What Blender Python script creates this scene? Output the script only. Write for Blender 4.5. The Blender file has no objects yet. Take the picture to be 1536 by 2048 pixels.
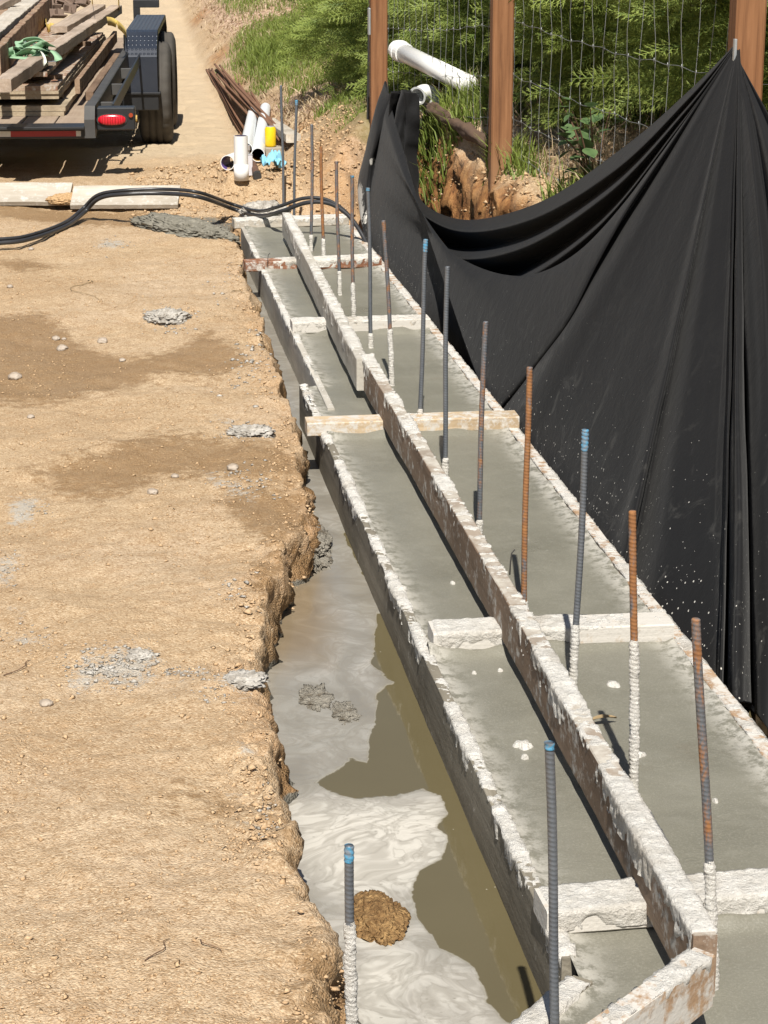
import bpy, math, random
import numpy as np
from mathutils import Vector, Matrix

random.seed(7)
RNG = np.random.default_rng(11)
S = bpy.context.scene
COL = S.collection

# ------------------------------------------------------------------ camera
CAM_H = 1.64
F_PX, CX, CY = 4200.0, 768.0, 1024.0              # the photograph is 1536 x 2048
PITCH = math.atan((CY + 234.0) / F_PX)
YAW = math.atan((CX - 160.0) / (F_PX / math.cos(PITCH)))
cd = bpy.data.cameras.new("camera")
cd.sensor_fit = 'VERTICAL'
cd.sensor_height = 36.0
cd.sensor_width = 27.0
cd.lens = F_PX / 2048.0 * 36.0
cd.clip_start = 0.05
cd.clip_end = 500.0
cam = bpy.data.objects.new("camera", cd)
COL.objects.link(cam)
cam.location = (0, 0, CAM_H)
cam.rotation_euler = (math.pi / 2 - PITCH, 0, -YAW)
S.camera = cam

# ------------------------------------------------------------------ daylight
SUN_V = Vector((-0.058, -0.42, 0.575)).normalized()   # towards the sun
w = bpy.data.worlds.new("World")
S.world = w
w.use_nodes = True
nt = w.node_tree
nt.nodes.clear()
sky = nt.nodes.new('ShaderNodeTexSky')
sky.sky_type = 'NISHITA'
sky.sun_disc = False
sky.sun_elevation = math.asin(SUN_V.z)
sky.sun_rotation = math.atan2(SUN_V.x, SUN_V.y)
bg = nt.nodes.new('ShaderNodeBackground')
bg.inputs['Strength'].default_value = 0.05
wo = nt.nodes.new('ShaderNodeOutputWorld')
nt.links.new(sky.outputs[0], bg.inputs[0])
nt.links.new(bg.outputs[0], wo.inputs[0])
sl = bpy.data.lights.new("sun", 'SUN')
sl.energy = 5.0
sl.angle = math.radians(0.53)
sl.color = (1.0, 0.95, 0.87)
so = bpy.data.objects.new("sun", sl)
COL.objects.link(so)
so.rotation_euler = SUN_V.to_track_quat('Z', 'Y').to_euler()
S.view_settings.view_transform = 'Standard'
S.view_settings.look = 'None'
S.view_settings.exposure = 0.54
S.view_settings.gamma = 1.0
S.cycles.max_bounces = 8

# ------------------------------------------------------------------ measuring helpers
_cp, _sp, _cy, _sy = math.cos(PITCH), math.sin(PITCH), math.cos(YAW), math.sin(YAW)
_f = np.array([_sy * _cp, _cy * _cp, -_sp]); _r = np.array([_cy, -_sy, 0.0]); _u = np.cross(_r, _f)
_c = np.array([0, 0, CAM_H])
def _ray(x, y): return _f + _r * (x - CX) / F_PX - _u * (y - CY) / F_PX
def atz(x, y, z=0.0):
    d = _ray(x, y); return _c + d * (z - CAM_H) / d[2]
def atx(x, y, X):
    d = _ray(x, y); return _c + d * X / d[0]
def aty(x, y, Y):
    d = _ray(x, y); return _c + d * Y / d[1]

# ------------------------------------------------------------------ noise (numpy)
def _hash(i, j, k, seed):
    with np.errstate(over='ignore'):
        h = (i.astype(np.int64) * 374761393 + j.astype(np.int64) * 668265263 + k.astype(np.int64) * 2147483647 + seed * 974711) & 0xffffffff
        h = ((h ^ (h >> 13)) * 1274126177) & 0xffffffff
        h = (h ^ (h >> 16)) & 0xffff
    return h.astype(np.float32) / 32767.5 - 1.0
def vn2(x, y, seed=0):
    x = np.asarray(x, float); y = np.asarray(y, float)
    i = np.floor(x); j = np.floor(y); fx = x - i; fy = y - j
    fx = fx * fx * fx * (fx * (fx * 6 - 15) + 10); fy = fy * fy * fy * (fy * (fy * 6 - 15) + 10)
    z = np.zeros_like(i)
    a = _hash(i, j, z, seed); b = _hash(i + 1, j, z, seed); c = _hash(i, j + 1, z, seed); d = _hash(i + 1, j + 1, z, seed)
    return (a * (1 - fx) + b * fx) * (1 - fy) + (c * (1 - fx) + d * fx) * fy
def vn3(x, y, z, seed=0):
    i = np.floor(x); j = np.floor(y); k = np.floor(z)
    fx = x - i; fy = y - j; fz = z - k
    fx = fx * fx * (3 - 2 * fx); fy = fy * fy * (3 - 2 * fy); fz = fz * fz * (3 - 2 * fz)
    def pl(kk):
        a = _hash(i, j, kk, seed); b = _hash(i + 1, j, kk, seed); c = _hash(i, j + 1, kk, seed); d = _hash(i + 1, j + 1, kk, seed)
        return (a * (1 - fx) + b * fx) * (1 - fy) + (c * (1 - fx) + d * fx) * fy
    return pl(k) * (1 - fz) + pl(k + 1) * fz
def fb2(x, y, o=4, seed=0, g=0.5):
    s = 0; a = 1.0; t = 0
    for q in range(o):
        s = s + a * vn2(x * 2 ** q + 17.3 * q, y * 2 ** q - 9.1 * q, seed + q); t += a; a *= g
    return s / t
def fb3(x, y, z, o=3, seed=0, g=0.5):
    s = 0; a = 1.0; t = 0
    for q in range(o):
        s = s + a * vn3(x * 2 ** q + 7.3 * q, y * 2 ** q, z * 2 ** q - 3.1 * q, seed + q); t += a; a *= g
    return s / t
def sst(a, b, x):
    t = np.clip((np.asarray(x, float) - a) / (b - a), 0, 1); return t * t * (3 - 2 * t)

# ------------------------------------------------------------------ mesh helpers
def mesh(name, V, Fc, smooth=True, attrs=None):
    V = np.asarray(V, np.float32); me = bpy.data.meshes.new(name)
    if isinstance(Fc, np.ndarray):
        n, k = Fc.shape
        me.vertices.add(len(V)); me.vertices.foreach_set('co', V.ravel())
        me.loops.add(n * k); me.loops.foreach_set('vertex_index', Fc.astype(np.int32).ravel())
        me.polygons.add(n); me.polygons.foreach_set('loop_start', np.arange(n, dtype=np.int32) * k)
        me.polygons.foreach_set('loop_total', np.full(n, k, np.int32))
        me.update(calc_edges=True)
    else:
        me.from_pydata([tuple(map(float, v)) for v in V], [], [tuple(map(int, f)) for f in Fc]); me.update()
    if smooth:
        me.polygons.foreach_set('use_smooth', np.ones(len(me.polygons), bool))
    for k, a in (attrs or {}).items():
        at = me.attributes.new(k, 'FLOAT', 'POINT'); at.data.foreach_set('value', np.asarray(a, np.float32).ravel())
    return me
def link(name, me, mat=None, parent=None, loc=None):
    o = bpy.data.objects.new(name, me); COL.objects.link(o)
    if mat is not None and me is not None: me.materials.append(mat)
    if parent is not None: o.parent = parent
    if loc is not None: o.location = loc
    return o
def tag(o, label=None, cat=None, group=None, kind=None):
    if label: o['label'] = label
    if cat: o['category'] = cat
    if group: o['group'] = group
    if kind: o['kind'] = kind
    return o
def empty(name, loc=(0, 0, 0), rz=0.0):
    o = bpy.data.objects.new(name, None); COL.objects.link(o); o.location = loc; o.rotation_euler = (0, 0, rz); o.empty_display_size = 0.1
    return o
def grid_faces(nr, nc, wrap=False):
    r = np.arange(nr - 1)[:, None]; c = np.arange(nc if wrap else nc - 1)[None, :]
    c2 = (c + 1) % nc
    return np.stack([r * nc + c, r * nc + c2, (r + 1) * nc + c2, (r + 1) * nc + c], -1).reshape(-1, 4)
class MB:
    """collects shapes into one mesh"""
    def __init__(s): s.V = []; s.F = []
    def add(s, V, Fc):
        b = len(s.V); s.V += [tuple(map(float, v)) for v in V]; s.F += [tuple(int(i) + b for i in f) for f in Fc]
    def box(s, a, b, bev=0.0, M=None):
        (x0, y0, z0), (x1, y1, z1) = a, b
        if bev <= 0:
            V = [(x0, y0, z0), (x1, y0, z0), (x1, y1, z0), (x0, y1, z0), (x0, y0, z1), (x1, y0, z1), (x1, y1, z1), (x0, y1, z1)]
            Fc = [(0, 3, 2, 1), (4, 5, 6, 7), (0, 1, 5, 4), (1, 2, 6, 5), (2, 3, 7, 6), (3, 0, 4, 7)]
        else:
            V = []; e = bev
            for X, sx in ((x0, 1), (x1, -1)):
                for Y, sy in ((y0, 1), (y1, -1)):
                    for Z, sz in ((z0, 1), (z1, -1)):
                        V += [(X, Y + sy * e, Z + sz * e), (X + sx * e, Y, Z + sz * e), (X + sx * e, Y + sy * e, Z)]
            ii = lambda a, b, c: (a * 4 + b * 2 + c) * 3
            Fc = []
            for a in (0, 1): Fc.append([ii(a, b, c) for b, c in ((0, 0), (0, 1), (1, 1), (1, 0))])
            for b in (0, 1): Fc.append([ii(a, b, c) + 1 for a, c in ((0, 0), (1, 0), (1, 1), (0, 1))])
            for c in (0, 1): Fc.append([ii(a, b, c) + 2 for a, b in ((0, 0), (0, 1), (1, 1), (1, 0))])
            for b in (0, 1):
                for c in (0, 1): Fc.append([ii(0, b, c) + 1, ii(1, b, c) + 1, ii(1, b, c) + 2, ii(0, b, c) + 2])
            for a in (0, 1):
                for c in (0, 1): Fc.append([ii(a, 0, c), ii(a, 1, c), ii(a, 1, c) + 2, ii(a, 0, c) + 2])
            for a in (0, 1):
                for b in (0, 1): Fc.append([ii(a, b, 0), ii(a, b, 1), ii(a, b, 1) + 1, ii(a, b, 0) + 1])
            for a in (0, 1):
                for b in (0, 1):
                    for c in (0, 1): q = ii(a, b, c); Fc.append([q, q + 1, q + 2])
        if M is not None: V = [tuple(M @ Vector(v)) for v in V]
        s.add(V, Fc)
    def tube(s, P, r, n=10, cap=True, rz=None):
        V, Fc = tube_data(P, r, n, cap); s.add(V, Fc)
    def prism(s, poly, z0, z1, axis='x'):
        n = len(poly); V = []
        for t in (z0, z1):
            for (a, b) in poly: V.append((t, a, b) if axis == 'x' else ((a, t, b) if axis == 'y' else (a, b, t)))
        Fc = [tuple(range(n))[::-1], tuple(range(n, 2 * n))] + [(i, (i + 1) % n, n + (i + 1) % n, n + i) for i in range(n)]
        s.add(V, Fc)
    def obj(s, name, mat=None, parent=None, smooth=False, loc=None):
        me = bpy.data.meshes.new(name); me.from_pydata(s.V, [], s.F)
        import bmesh
        bm = bmesh.new(); bm.from_mesh(me); bmesh.ops.recalc_face_normals(bm, faces=bm.faces); bm.to_mesh(me); bm.free()
        me.update()
        if smooth: me.polygons.foreach_set('use_smooth', np.ones(len(me.polygons), bool))
        return link(name, me, mat, parent, loc)
def frames(P):
    P = np.asarray(P, float); T = np.gradient(P, axis=0); T /= np.linalg.norm(T, axis=1)[:, None] + 1e-12
    up = np.array([0, 0, 1.0]) if abs(T[0][2]) < 0.9 else np.array([0, 1.0, 0])
    N = np.zeros_like(P); n = up - T[0] * (up @ T[0]); n /= np.linalg.norm(n)
    for i in range(len(P)):
        n = n - T[i] * (n @ T[i]); n /= np.linalg.norm(n) + 1e-12; N[i] = n
    return P, T, N, np.cross(T, N)
def tube_data(P, r, n=10, cap=True):
    P, T, N, B = frames(P); m = len(P)
    r = np.broadcast_to(np.asarray(r, float), (m,)) if np.ndim(r) < 2 else r
    a = np.arange(n) * 2 * math.pi / n
    R = r[:, None] if np.ndim(r) == 1 else r
    V = P[:, None, :] + R[..., None] * (np.cos(a)[None, :, None] * N[:, None, :] + np.sin(a)[None, :, None] * B[:, None, :])
    V = V.reshape(-1, 3); Fc = [tuple(q) for q in grid_faces(m, n, True)]
    if cap: Fc += [tuple(range(n))[::-1], tuple(range((m - 1) * n, m * n))]
    return V, Fc
def catmull(P, n):
    P = np.asarray(P, float); m = len(P); t = np.linspace(0, m - 1, n); i = np.clip(np.floor(t).astype(int), 0, m - 2); u = (t - i)[:, None]
    E = np.vstack([2 * P[0] - P[1], P, 2 * P[-1] - P[-2]])
    p0, p1, p2, p3 = E[i], E[i + 1], E[i + 2], E[i + 3]
    return 0.5 * (2 * p1 + (p2 - p0) * u + (2 * p0 - 5 * p1 + 4 * p2 - p3) * u ** 2 + (3 * p1 - p0 - 3 * p2 + p3) * u ** 3)
def polyd(px, py, poly):
    """signed distance to polygon (positive inside)"""
    poly = np.asarray(poly, float); n = len(poly); d = np.full(px.shape, 1e9); ins = np.zeros(px.shape, bool)
    for i in range(n):
        a = poly[i]; b = poly[(i + 1) % n]; e = b - a
        wx = px - a[0]; wy = py - a[1]; t = np.clip((wx * e[0] + wy * e[1]) / (e @ e + 1e-12), 0, 1)
        d = np.minimum(d, (wx - e[0] * t) ** 2 + (wy - e[1] * t) ** 2)
        c = ((a[1] <= py) != (b[1] <= py)); xx = a[0] + (py - a[1]) / (b[1] - a[1] if b[1] != a[1] else 1e-9) * e[0]
        ins ^= c & (px < xx)
    d = np.sqrt(d); return np.where(ins, d, -d)
def pxpoly(pts, z): return [atz(x, y, z)[:2] for x, y in pts]

# ------------------------------------------------------------------ materials
class G:
    def __init__(s, name, rough=0.7, spec=0.4, metal=0.0):
        s.m = bpy.data.materials.new(name); s.m.use_nodes = True; s.t = s.m.node_tree; s.b = s.t.nodes['Principled BSDF']
        s.b.inputs['Roughness'].default_value = rough; s.b.inputs['Specular IOR Level'].default_value = spec; s.b.inputs['Metallic'].default_value = metal
        s._co = None
    def n(s, t, **kw):
        o = s.t.nodes.new(t)
        for k, v in kw.items(): setattr(o, k, v)
        return o
    def put(s, sock, v):
        if hasattr(v, 'is_output') or isinstance(v, bpy.types.NodeSocket): s.t.links.new(v, sock)
        elif isinstance(v, (tuple, list)) and len(v) == 3 and sock.type == 'RGBA': sock.default_value = (*v, 1)
        else: sock.default_value = v
    def co(s, scale=(1, 1, 1), rot=(0, 0, 0)):
        if s._co is None: s._co = s.n('ShaderNodeTexCoord').outputs['Object']
        mp = s.n('ShaderNodeMapping'); mp.inputs['Scale'].default_value = scale; mp.inputs['Rotation'].default_value = rot
        s.t.links.new(s._co, mp.inputs[0]); return mp.outputs[0]
    def noise(s, sc, det=4, rough=0.55, dist=0.0, scale=(1, 1, 1), out=0, vec=None):
        o = s.n('ShaderNodeTexNoise'); o.inputs['Scale'].default_value = sc; o.inputs['Detail'].default_value = det
        o.inputs['Roughness'].default_value = rough; o.inputs['Distortion'].default_value = dist
        s.put(o.inputs['Vector'], vec if vec is not None else s.co(scale)); return o.outputs[out]
    def vor(s, sc, feature='F1', out='Distance', scale=(1, 1, 1), rnd=1.0, vec=None):
        o = s.n('ShaderNodeTexVoronoi', feature=feature); o.inputs['Scale'].default_value = sc; o.inputs['Randomness'].default_value = rnd
        s.put(o.inputs['Vector'], vec if vec is not None else s.co(scale)); return o.outputs[out]
    def ramp(s, f, stops, interp='LINEAR'):
        o = s.n('ShaderNodeValToRGB'); o.color_ramp.interpolation = interp; e = o.color_ramp.elements
        while len(e) < len(stops): e.new(0.5)
        for k, (p, c) in enumerate(stops):
            e[k].position = p; e[k].color = (*c, 1) if isinstance(c, (tuple, list)) else (c, c, c, 1)
        s.put(o.inputs[0], f); return o.outputs[0]
    def mix(s, f, a, b, mode='MIX'):
        o = s.n('ShaderNodeMix', data_type='RGBA', blend_type=mode); s.put(o.inputs[0], f); s.put(o.inputs[6], a); s.put(o.inputs[7], b); return o.outputs[2]
    def math(s, op, a, b=0.0, clamp=False):
        o = s.n('ShaderNodeMath', operation=op, use_clamp=clamp); s.put(o.inputs[0], a); s.put(o.inputs[1], b); return o.outputs[0]
    def attr(s, name):
        o = s.n('ShaderNodeAttribute'); o.attribute_name = name; return o.outputs['Fac']
    def color(s, v): s.put(s.b.inputs['Base Color'], v); return s
    def rough(s, v): s.put(s.b.inputs['Roughness'], v); return s
    def bump(s, h, strength=0.5, dist=0.01):
        o = s.n('ShaderNodeBump'); o.inputs['Strength'].default_value = strength; o.inputs['Distance'].default_value = dist
        s.put(o.inputs['Height'], h); s.t.links.new(o.outputs[0], s.b.inputs['Normal']); return s
    def sep(s, axis):
        if s._co is None: s._co = s.n('ShaderNodeTexCoord').outputs['Object']
        o = s.n('ShaderNodeSeparateXYZ'); s.t.links.new(s._co, o.inputs[0]); return o.outputs[axis]
M = {}
def flat(name, c, rough=0.6, metal=0.0, spec=0.4, var=0.25, sc=12):
    g = G(name, rough, spec, metal)
    g.color(g.mix(g.noise(sc, 5), tuple(x * (1 - var) for x in c), tuple(min(1, x * (1 + var)) for x in c)))
    g.bump(g.noise(sc * 9, 3), 0.15, 0.002); M[name] = g.m; return g
def wood(name, c1, c2, cement=0.0, stain=None, rough=0.8, grain=60):
    """long grain along the board's own x axis"""
    g = G(name, rough, 0.25)
    ring = g.noise(grain, 6, 0.65, 0.6, scale=(0.035, 1, 1)); big = g.noise(5, 3, 0.6, scale=(0.5, 1, 1))
    c = g.ramp(ring, [(0.3, c1), (0.7, c2)])
    c = g.mix(g.math('MULTIPLY', g.ramp(big, [(0.35, 0.0), (0.7, 1.0)]), 0.6), c, tuple(x * 0.55 for x in c1))
    if stain: c = g.mix(g.ramp(g.noise(9, 4, 0.7), [(0.5, 0.0), (0.62, 0.8)]), c, stain)
    if cement > 0:
        k = g.ramp(g.noise(22, 6, 0.75), [(max(0, 0.72 - cement * 0.45 - 0.06), 0.0), (min(1, 0.72 - cement * 0.45 + 0.06), 1.0)])
        c = g.mix(k, c, (0.50, 0.475, 0.43))
    g.color(c); g.bump(g.math('ADD', ring, g.noise(120, 3)), 0.35, 0.004); M[name] = g.m; return g

def build_materials():
    # sandy soil with wet, cement-stained, cut and litter areas carried as attributes of the ground
    g = G("soil", 0.95, 0.12)
    big = g.noise(2.2, 4, 0.6); mid = g.noise(22, 5, 0.7); fine = g.noise(130, 4, 0.7)
    c = g.mix(g.ramp(big, [(0.35, 0.0), (0.65, 1.0)]), (0.44, 0.312, 0.188), (0.515, 0.385, 0.245))
    c = g.mix(g.ramp(g.noise(0.9, 5, 0.65, 0.5), [(0.48, 0.0), (0.66, 0.75)]), c, (0.53, 0.415, 0.295))
    c = g.mix(g.ramp(g.noise(5.5, 5, 0.7), [(0.52, 0.0), (0.70, 0.5)]), c, (0.39, 0.262, 0.152))
    c = g.mix(g.ramp(mid, [(0.42, 0.0), (0.72, 0.8)]), c, (0.37, 0.25, 0.142))
    cells = g.n('ShaderNodeTexVoronoi'); cells.inputs['Scale'].default_value = 230; g.put(cells.inputs['Vector'], g.co())
    cell = g.n('ShaderNodeSeparateColor'); g.t.links.new(cells.outputs['Color'], cell.inputs[0])
    c = g.mix(g.ramp(cell.outputs[0], [(0.0, 0.55), (0.22, 0.0)]), c, (0.22, 0.125, 0.055))
    c = g.mix(g.ramp(cell.outputs[1], [(0.78, 0.0), (0.88, 0.6)]), c, (0.62, 0.49, 0.33))
    c = g.mix(g.ramp(fine, [(0.36, 0.6), (0.5, 0.0)]), c, (0.25, 0.145, 0.065))
    road = g.attr('road'); c = g.mix(g.math('MULTIPLY', road, 0.85), c, g.mix(mid, (0.42, 0.325, 0.21), (0.58, 0.47, 0.33)))
    cut = g.attr('cut')
    cc = g.ramp(g.noise(13, 7, 0.75, 0.4, scale=(1, 1, 0.8)), [(0.36, (0.07, 0.035, 0.018)), (0.46, (0.27, 0.125, 0.05)), (0.6, (0.46, 0.235, 0.09)), (0.75, (0.50, 0.31, 0.15))])
    c = g.mix(cut, c, cc)
    lit = g.attr('litter')
    lc = g.ramp(g.vor(38, out='Color'), [(0.2, (0.16, 0.085, 0.05)), (0.5, (0.42, 0.28, 0.19)), (0.8, (0.60, 0.45, 0.34))])
    c = g.mix(g.math('MULTIPLY', lit, 0.85), c, lc)
    gr = g.attr('turf'); c = g.mix(gr, c, g.mix(mid, (0.075, 0.085, 0.02), (0.15, 0.14, 0.04)))
    wet = g.attr('wet')
    wetn = g.ramp(g.math('ADD', wet, g.math('MULTIPLY', g.math('SUBTRACT', g.noise(22, 7, 0.8), 0.5), 1.5)), [(0.40, 0.0), (0.66, 1.0)])
    c = g.mix(g.math('MULTIPLY', wetn, 0.68), c, g.mix(cell.outputs[2], (0.17, 0.098, 0.042), (0.255, 0.155, 0.07)))
    cem = g.attr('cem')
    cemn = g.ramp(g.math('ADD', cem, g.math('MULTIPLY', g.math('SUBTRACT', g.noise(30, 7, 0.85), 0.5), 2.2)), [(0.55, 0.0), (0.8, 1.0)])
    c = g.mix(g.math('MULTIPLY', cemn, 0.85), c, g.mix(fine, (0.28, 0.255, 0.215), (0.55, 0.515, 0.45)))
    slur = g.attr('slurry')
    sn = g.ramp(g.math('ADD', slur, g.math('MULTIPLY', g.math('SUBTRACT', g.noise(20, 5, 0.7), 0.5), 0.7)), [(0.4, 0.0), (0.56, 1.0)])
    c = g.mix(sn, c, g.mix(mid, (0.125, 0.115, 0.092), (0.20, 0.187, 0.155)))
    g.color(c)
    g.rough(g.math('SUBTRACT', 0.95, g.math('MULTIPLY', g.math('MAXIMUM', wetn, sn), 0.42)))
    h = g.math('ADD', g.math('MULTIPLY', mid, 0.7), g.math('ADD', g.math('ADD', g.math('MULTIPLY', fine, 0.8), g.math('MULTIPLY', g.noise(340, 3, 0.7), 0.45)), g.math('MULTIPLY', cells.outputs['Distance'], -0.7)))
    g.bump(h, 0.75, 0.0065); M['soil'] = g.m

    # trench water: murky olive water partly under a skin of cement laitance
    g = G("water", 0.06, 0.5)
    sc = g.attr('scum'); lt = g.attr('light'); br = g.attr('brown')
    wn = g.noise(3.2, 2, 0.45, out=1); wv = g.n('ShaderNodeVectorMath', operation='MULTIPLY_ADD')
    g.put(wv.inputs[0], wn); wv.inputs[1].default_value = (0.32, 0.20, 0); g.put(wv.inputs[2], g.co())
    sw = g.noise(4.2, 3, 0.45, 1.2, vec=wv.outputs[0])
    sw2 = g.noise(8.5, 3, 0.5, 2.0, vec=wv.outputs[0])
    streak = g.ramp(sw2, [(0.40, 0.0), (0.47, 1.0), (0.53, 1.0), (0.60, 0.0)])
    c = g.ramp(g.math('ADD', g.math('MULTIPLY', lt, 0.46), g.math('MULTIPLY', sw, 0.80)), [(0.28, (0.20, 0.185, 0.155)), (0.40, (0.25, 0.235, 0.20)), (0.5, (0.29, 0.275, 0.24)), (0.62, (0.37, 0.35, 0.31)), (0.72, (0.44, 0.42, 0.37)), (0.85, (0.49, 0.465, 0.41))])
    c = g.mix(g.math('MULTIPLY', streak, 0.42), c, (0.20, 0.18, 0.145))
    pp = g.n('ShaderNodeMath', operation='PINGPONG'); g.put(pp.inputs[0], g.math('ADD', sw, g.math('MULTIPLY', sw2, 0.25))); pp.inputs[1].default_value = 0.040
    ln = g.ramp(g.math('MULTIPLY', pp.outputs[0], 25.0), [(0.0, 1.0), (0.22, 0.0)])
    c = g.mix(g.math('MULTIPLY', ln, 0.36), c, (0.21, 0.19, 0.155))
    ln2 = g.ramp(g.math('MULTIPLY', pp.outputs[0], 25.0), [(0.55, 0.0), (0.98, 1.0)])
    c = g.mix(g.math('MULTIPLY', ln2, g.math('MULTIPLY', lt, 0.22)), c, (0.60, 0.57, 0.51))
    c = g.mix(g.ramp(g.vor(26, out='Distance', scale=(1, 1.6, 1)), [(0.05, 0.55), (0.10, 0.0)]), c, (0.16, 0.145, 0.12))
    c = g.mix(g.math('MULTIPLY', br, 0.9), c, g.mix(sw2, (0.135, 0.095, 0.05), (0.26, 0.205, 0.135)))
    edge = g.math('ADD', sc, g.math('MULTIPLY', g.math('SUBTRACT', g.noise(8, 4, 0.55, 1.0), 0.5), 0.55))
    k = g.ramp(edge, [(0.435, 0.0), (0.47, 0.6), (0.54, 1.0)])
    wc = g.mix(g.noise(3, 3), (0.098, 0.080, 0.040), (0.122, 0.102, 0.054))
    flecks = g.ramp(g.vor(19), [(0.02, 1.0), (0.035, 0.0)])
    wc = g.mix(flecks, wc, (0.40, 0.37, 0.30))
    rim = g.ramp(edge, [(0.455, 0.0), (0.475, 0.45), (0.52, 0.0)])
    c = g.mix(rim, c, (0.48, 0.46, 0.40))
    g.color(g.mix(k, wc, c))
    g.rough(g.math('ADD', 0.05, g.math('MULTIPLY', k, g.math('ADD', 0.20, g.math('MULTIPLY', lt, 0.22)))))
    g.bump(g.math('MULTIPLY', k, g.math('ADD', g.math('MULTIPLY', sw2, 1.5), g.math('MULTIPLY', sw, 2.0))), 0.10, 0.010); M['water'] = g.m

    # fresh grey-green concrete, screeded
    g = G("wet_concrete", 0.55, 0.35)
    big = g.noise(2.6, 4, 0.6); st = g.noise(10, 6, 0.72, 0.6, scale=(0.8, 1.3, 1)); fine = g.noise(230, 3, 0.7)
    c = g.mix(g.ramp(big, [(0.3, 0.0), (0.7, 1.0)]), (0.150, 0.144, 0.114), (0.195, 0.187, 0.150))
    c = g.mix(g.ramp(st, [(0.52, 0.0), (0.66, 0.7)]), c, (0.20, 0.192, 0.157))
    c = g.mix(g.ramp(fine, [(0.50, 0.0), (0.66, 0.6)]), c, (0.25, 0.24, 0.20))
    c = g.mix(g.ramp(g.noise(5, 5, 0.7), [(0.60, 0.0), (0.76, 0.3)]), c, (0.15, 0.12, 0.085))
    spl = g.ramp(g.vor(9, scale=(1, 0.8, 1)), [(0.05, 1.0), (0.07, 0.0)]); keep = g.ramp(g.noise(1.7, 2), [(0.55, 0.0), (0.6, 1.0)])
    c = g.mix(g.math('MULTIPLY', spl, keep), c, (0.56, 0.545, 0.49))
    c = g.mix(g.math('MULTIPLY', g.attr('edge'), g.ramp(g.noise(30, 6, 0.75), [(0.42, 0.0), (0.55, 0.9)])), c, (0.45, 0.43, 0.38))
    g.color(c); g.rough(g.ramp(big, [(0.3, 0.26), (0.7, 0.52)]))
    g.bump(g.math('ADD', g.math('MULTIPLY', st, 0.9), g.math('MULTIPLY', fine, 0.5)), 0.5, 0.006); M['wet_concrete'] = g.m

    g = G("cement_crust", 0.92, 0.15)
    a = g.noise(26, 6, 0.7); c = g.ramp(a, [(0.24, (0.36, 0.335, 0.29)), (0.36, (0.60, 0.575, 0.52)), (0.6, (0.76, 0.735, 0.68))])
    c = g.mix(g.ramp(g.noise(7, 4, 0.6), [(0.52, 0.0), (0.72, 0.6)]), c, (0.40, 0.35, 0.28))
    g.color(c); g.bump(g.math('ADD', a, g.noise(120, 5, 0.75)), 1.0, 0.010); M['cement_crust'] = g.m
    g = G("fresh_mortar", 0.7, 0.3)
    a = g.noise(30, 6, 0.7); g.color(g.ramp(a, [(0.3, (0.12, 0.11, 0.085)), (0.55, (0.215, 0.20, 0.16)), (0.75, (0.32, 0.30, 0.25))])); g.bump(a, 0.9, 0.01); M['fresh_mortar'] = g.m
    g = G("dried_mortar", 0.9, 0.2)
    a = g.noise(30, 6, 0.7); g.color(g.ramp(a, [(0.3, (0.18, 0.155, 0.125)), (0.5, (0.36, 0.335, 0.295)), (0.72, (0.58, 0.55, 0.50))])); g.bump(a, 0.9, 0.01); M['dried_mortar'] = g.m
    g = G("trench_mud", 0.6, 0.35)
    a = g.noise(26, 6, 0.75); g.color(g.ramp(a, [(0.32, (0.10, 0.075, 0.045)), (0.5, (0.24, 0.22, 0.18)), (0.64, (0.31, 0.285, 0.235)), (0.76, (0.40, 0.375, 0.32))])); g.bump(g.math('ADD', a, g.noise(110, 4)), 1.0, 0.012); M['trench_mud'] = g.m
    g = G("soil_clod", 0.95, 0.15)
    a = g.noise(40, 6, 0.75); v = g.vor(150, out='Color'); g.color(g.mix(g.ramp(a, [(0.35, 0.0), (0.65, 1.0)]), (0.17, 0.095, 0.04), g.ramp(v, [(0.2, (0.22, 0.13, 0.055)), (0.8, (0.42, 0.27, 0.12))]))); g.bump(g.math('ADD', a, g.noise(140, 3)), 1.0, 0.01); M['soil_clod'] = g.m
    g = G("stone", 0.85, 0.25)
    a = g.noise(14, 6, 0.65); g.color(g.ramp(a, [(0.3, (0.20, 0.15, 0.105)), (0.5, (0.34, 0.28, 0.22)), (0.72, (0.46, 0.41, 0.35))])); g.bump(g.noise(60, 5), 0.6, 0.006); M['stone'] = g.m

    wood("wood_brown", (0.17, 0.085, 0.042), (0.29, 0.165, 0.09), 0.16)
    wood("wood_crossbar", (0.40, 0.32, 0.23), (0.54, 0.45, 0.35), 0.75)
    wood("wood_clean", (0.46, 0.34, 0.21), (0.60, 0.48, 0.33), 0.45)
    wood("wood_red", (0.20, 0.085, 0.045), (0.33, 0.165, 0.095), 0.35)
    wood("wood_form", (0.16, 0.14, 0.105), (0.29, 0.262, 0.208), 0.12, grain=35)
    wood("wood_form_pale", (0.38, 0.352, 0.30), (0.52, 0.49, 0.43), 0.25, grain=35)
    wood("wood_edge", (0.30, 0.19, 0.11), (0.44, 0.31, 0.20), 0.52)
    wood("wood_grey", (0.31, 0.235, 0.175), (0.49, 0.405, 0.325), 0.10)
    wood("wood_pale", (0.40, 0.35, 0.28), (0.58, 0.53, 0.45), 0.30)
    wood("wood_load_brown", (0.25, 0.165, 0.105), (0.42, 0.30, 0.20), 0.14, (0.12, 0.05, 0.03))
    wood("wood_load_dark", (0.14, 0.09, 0.06), (0.27, 0.185, 0.125), 0.05)
    wood("wood_sheet", (0.30, 0.215, 0.15), (0.46, 0.355, 0.26), 0.30, (0.19, 0.075, 0.04))
    wood("wood_sheet_edge", (0.32, 0.25, 0.165), (0.46, 0.38, 0.27), 0.10)
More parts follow.
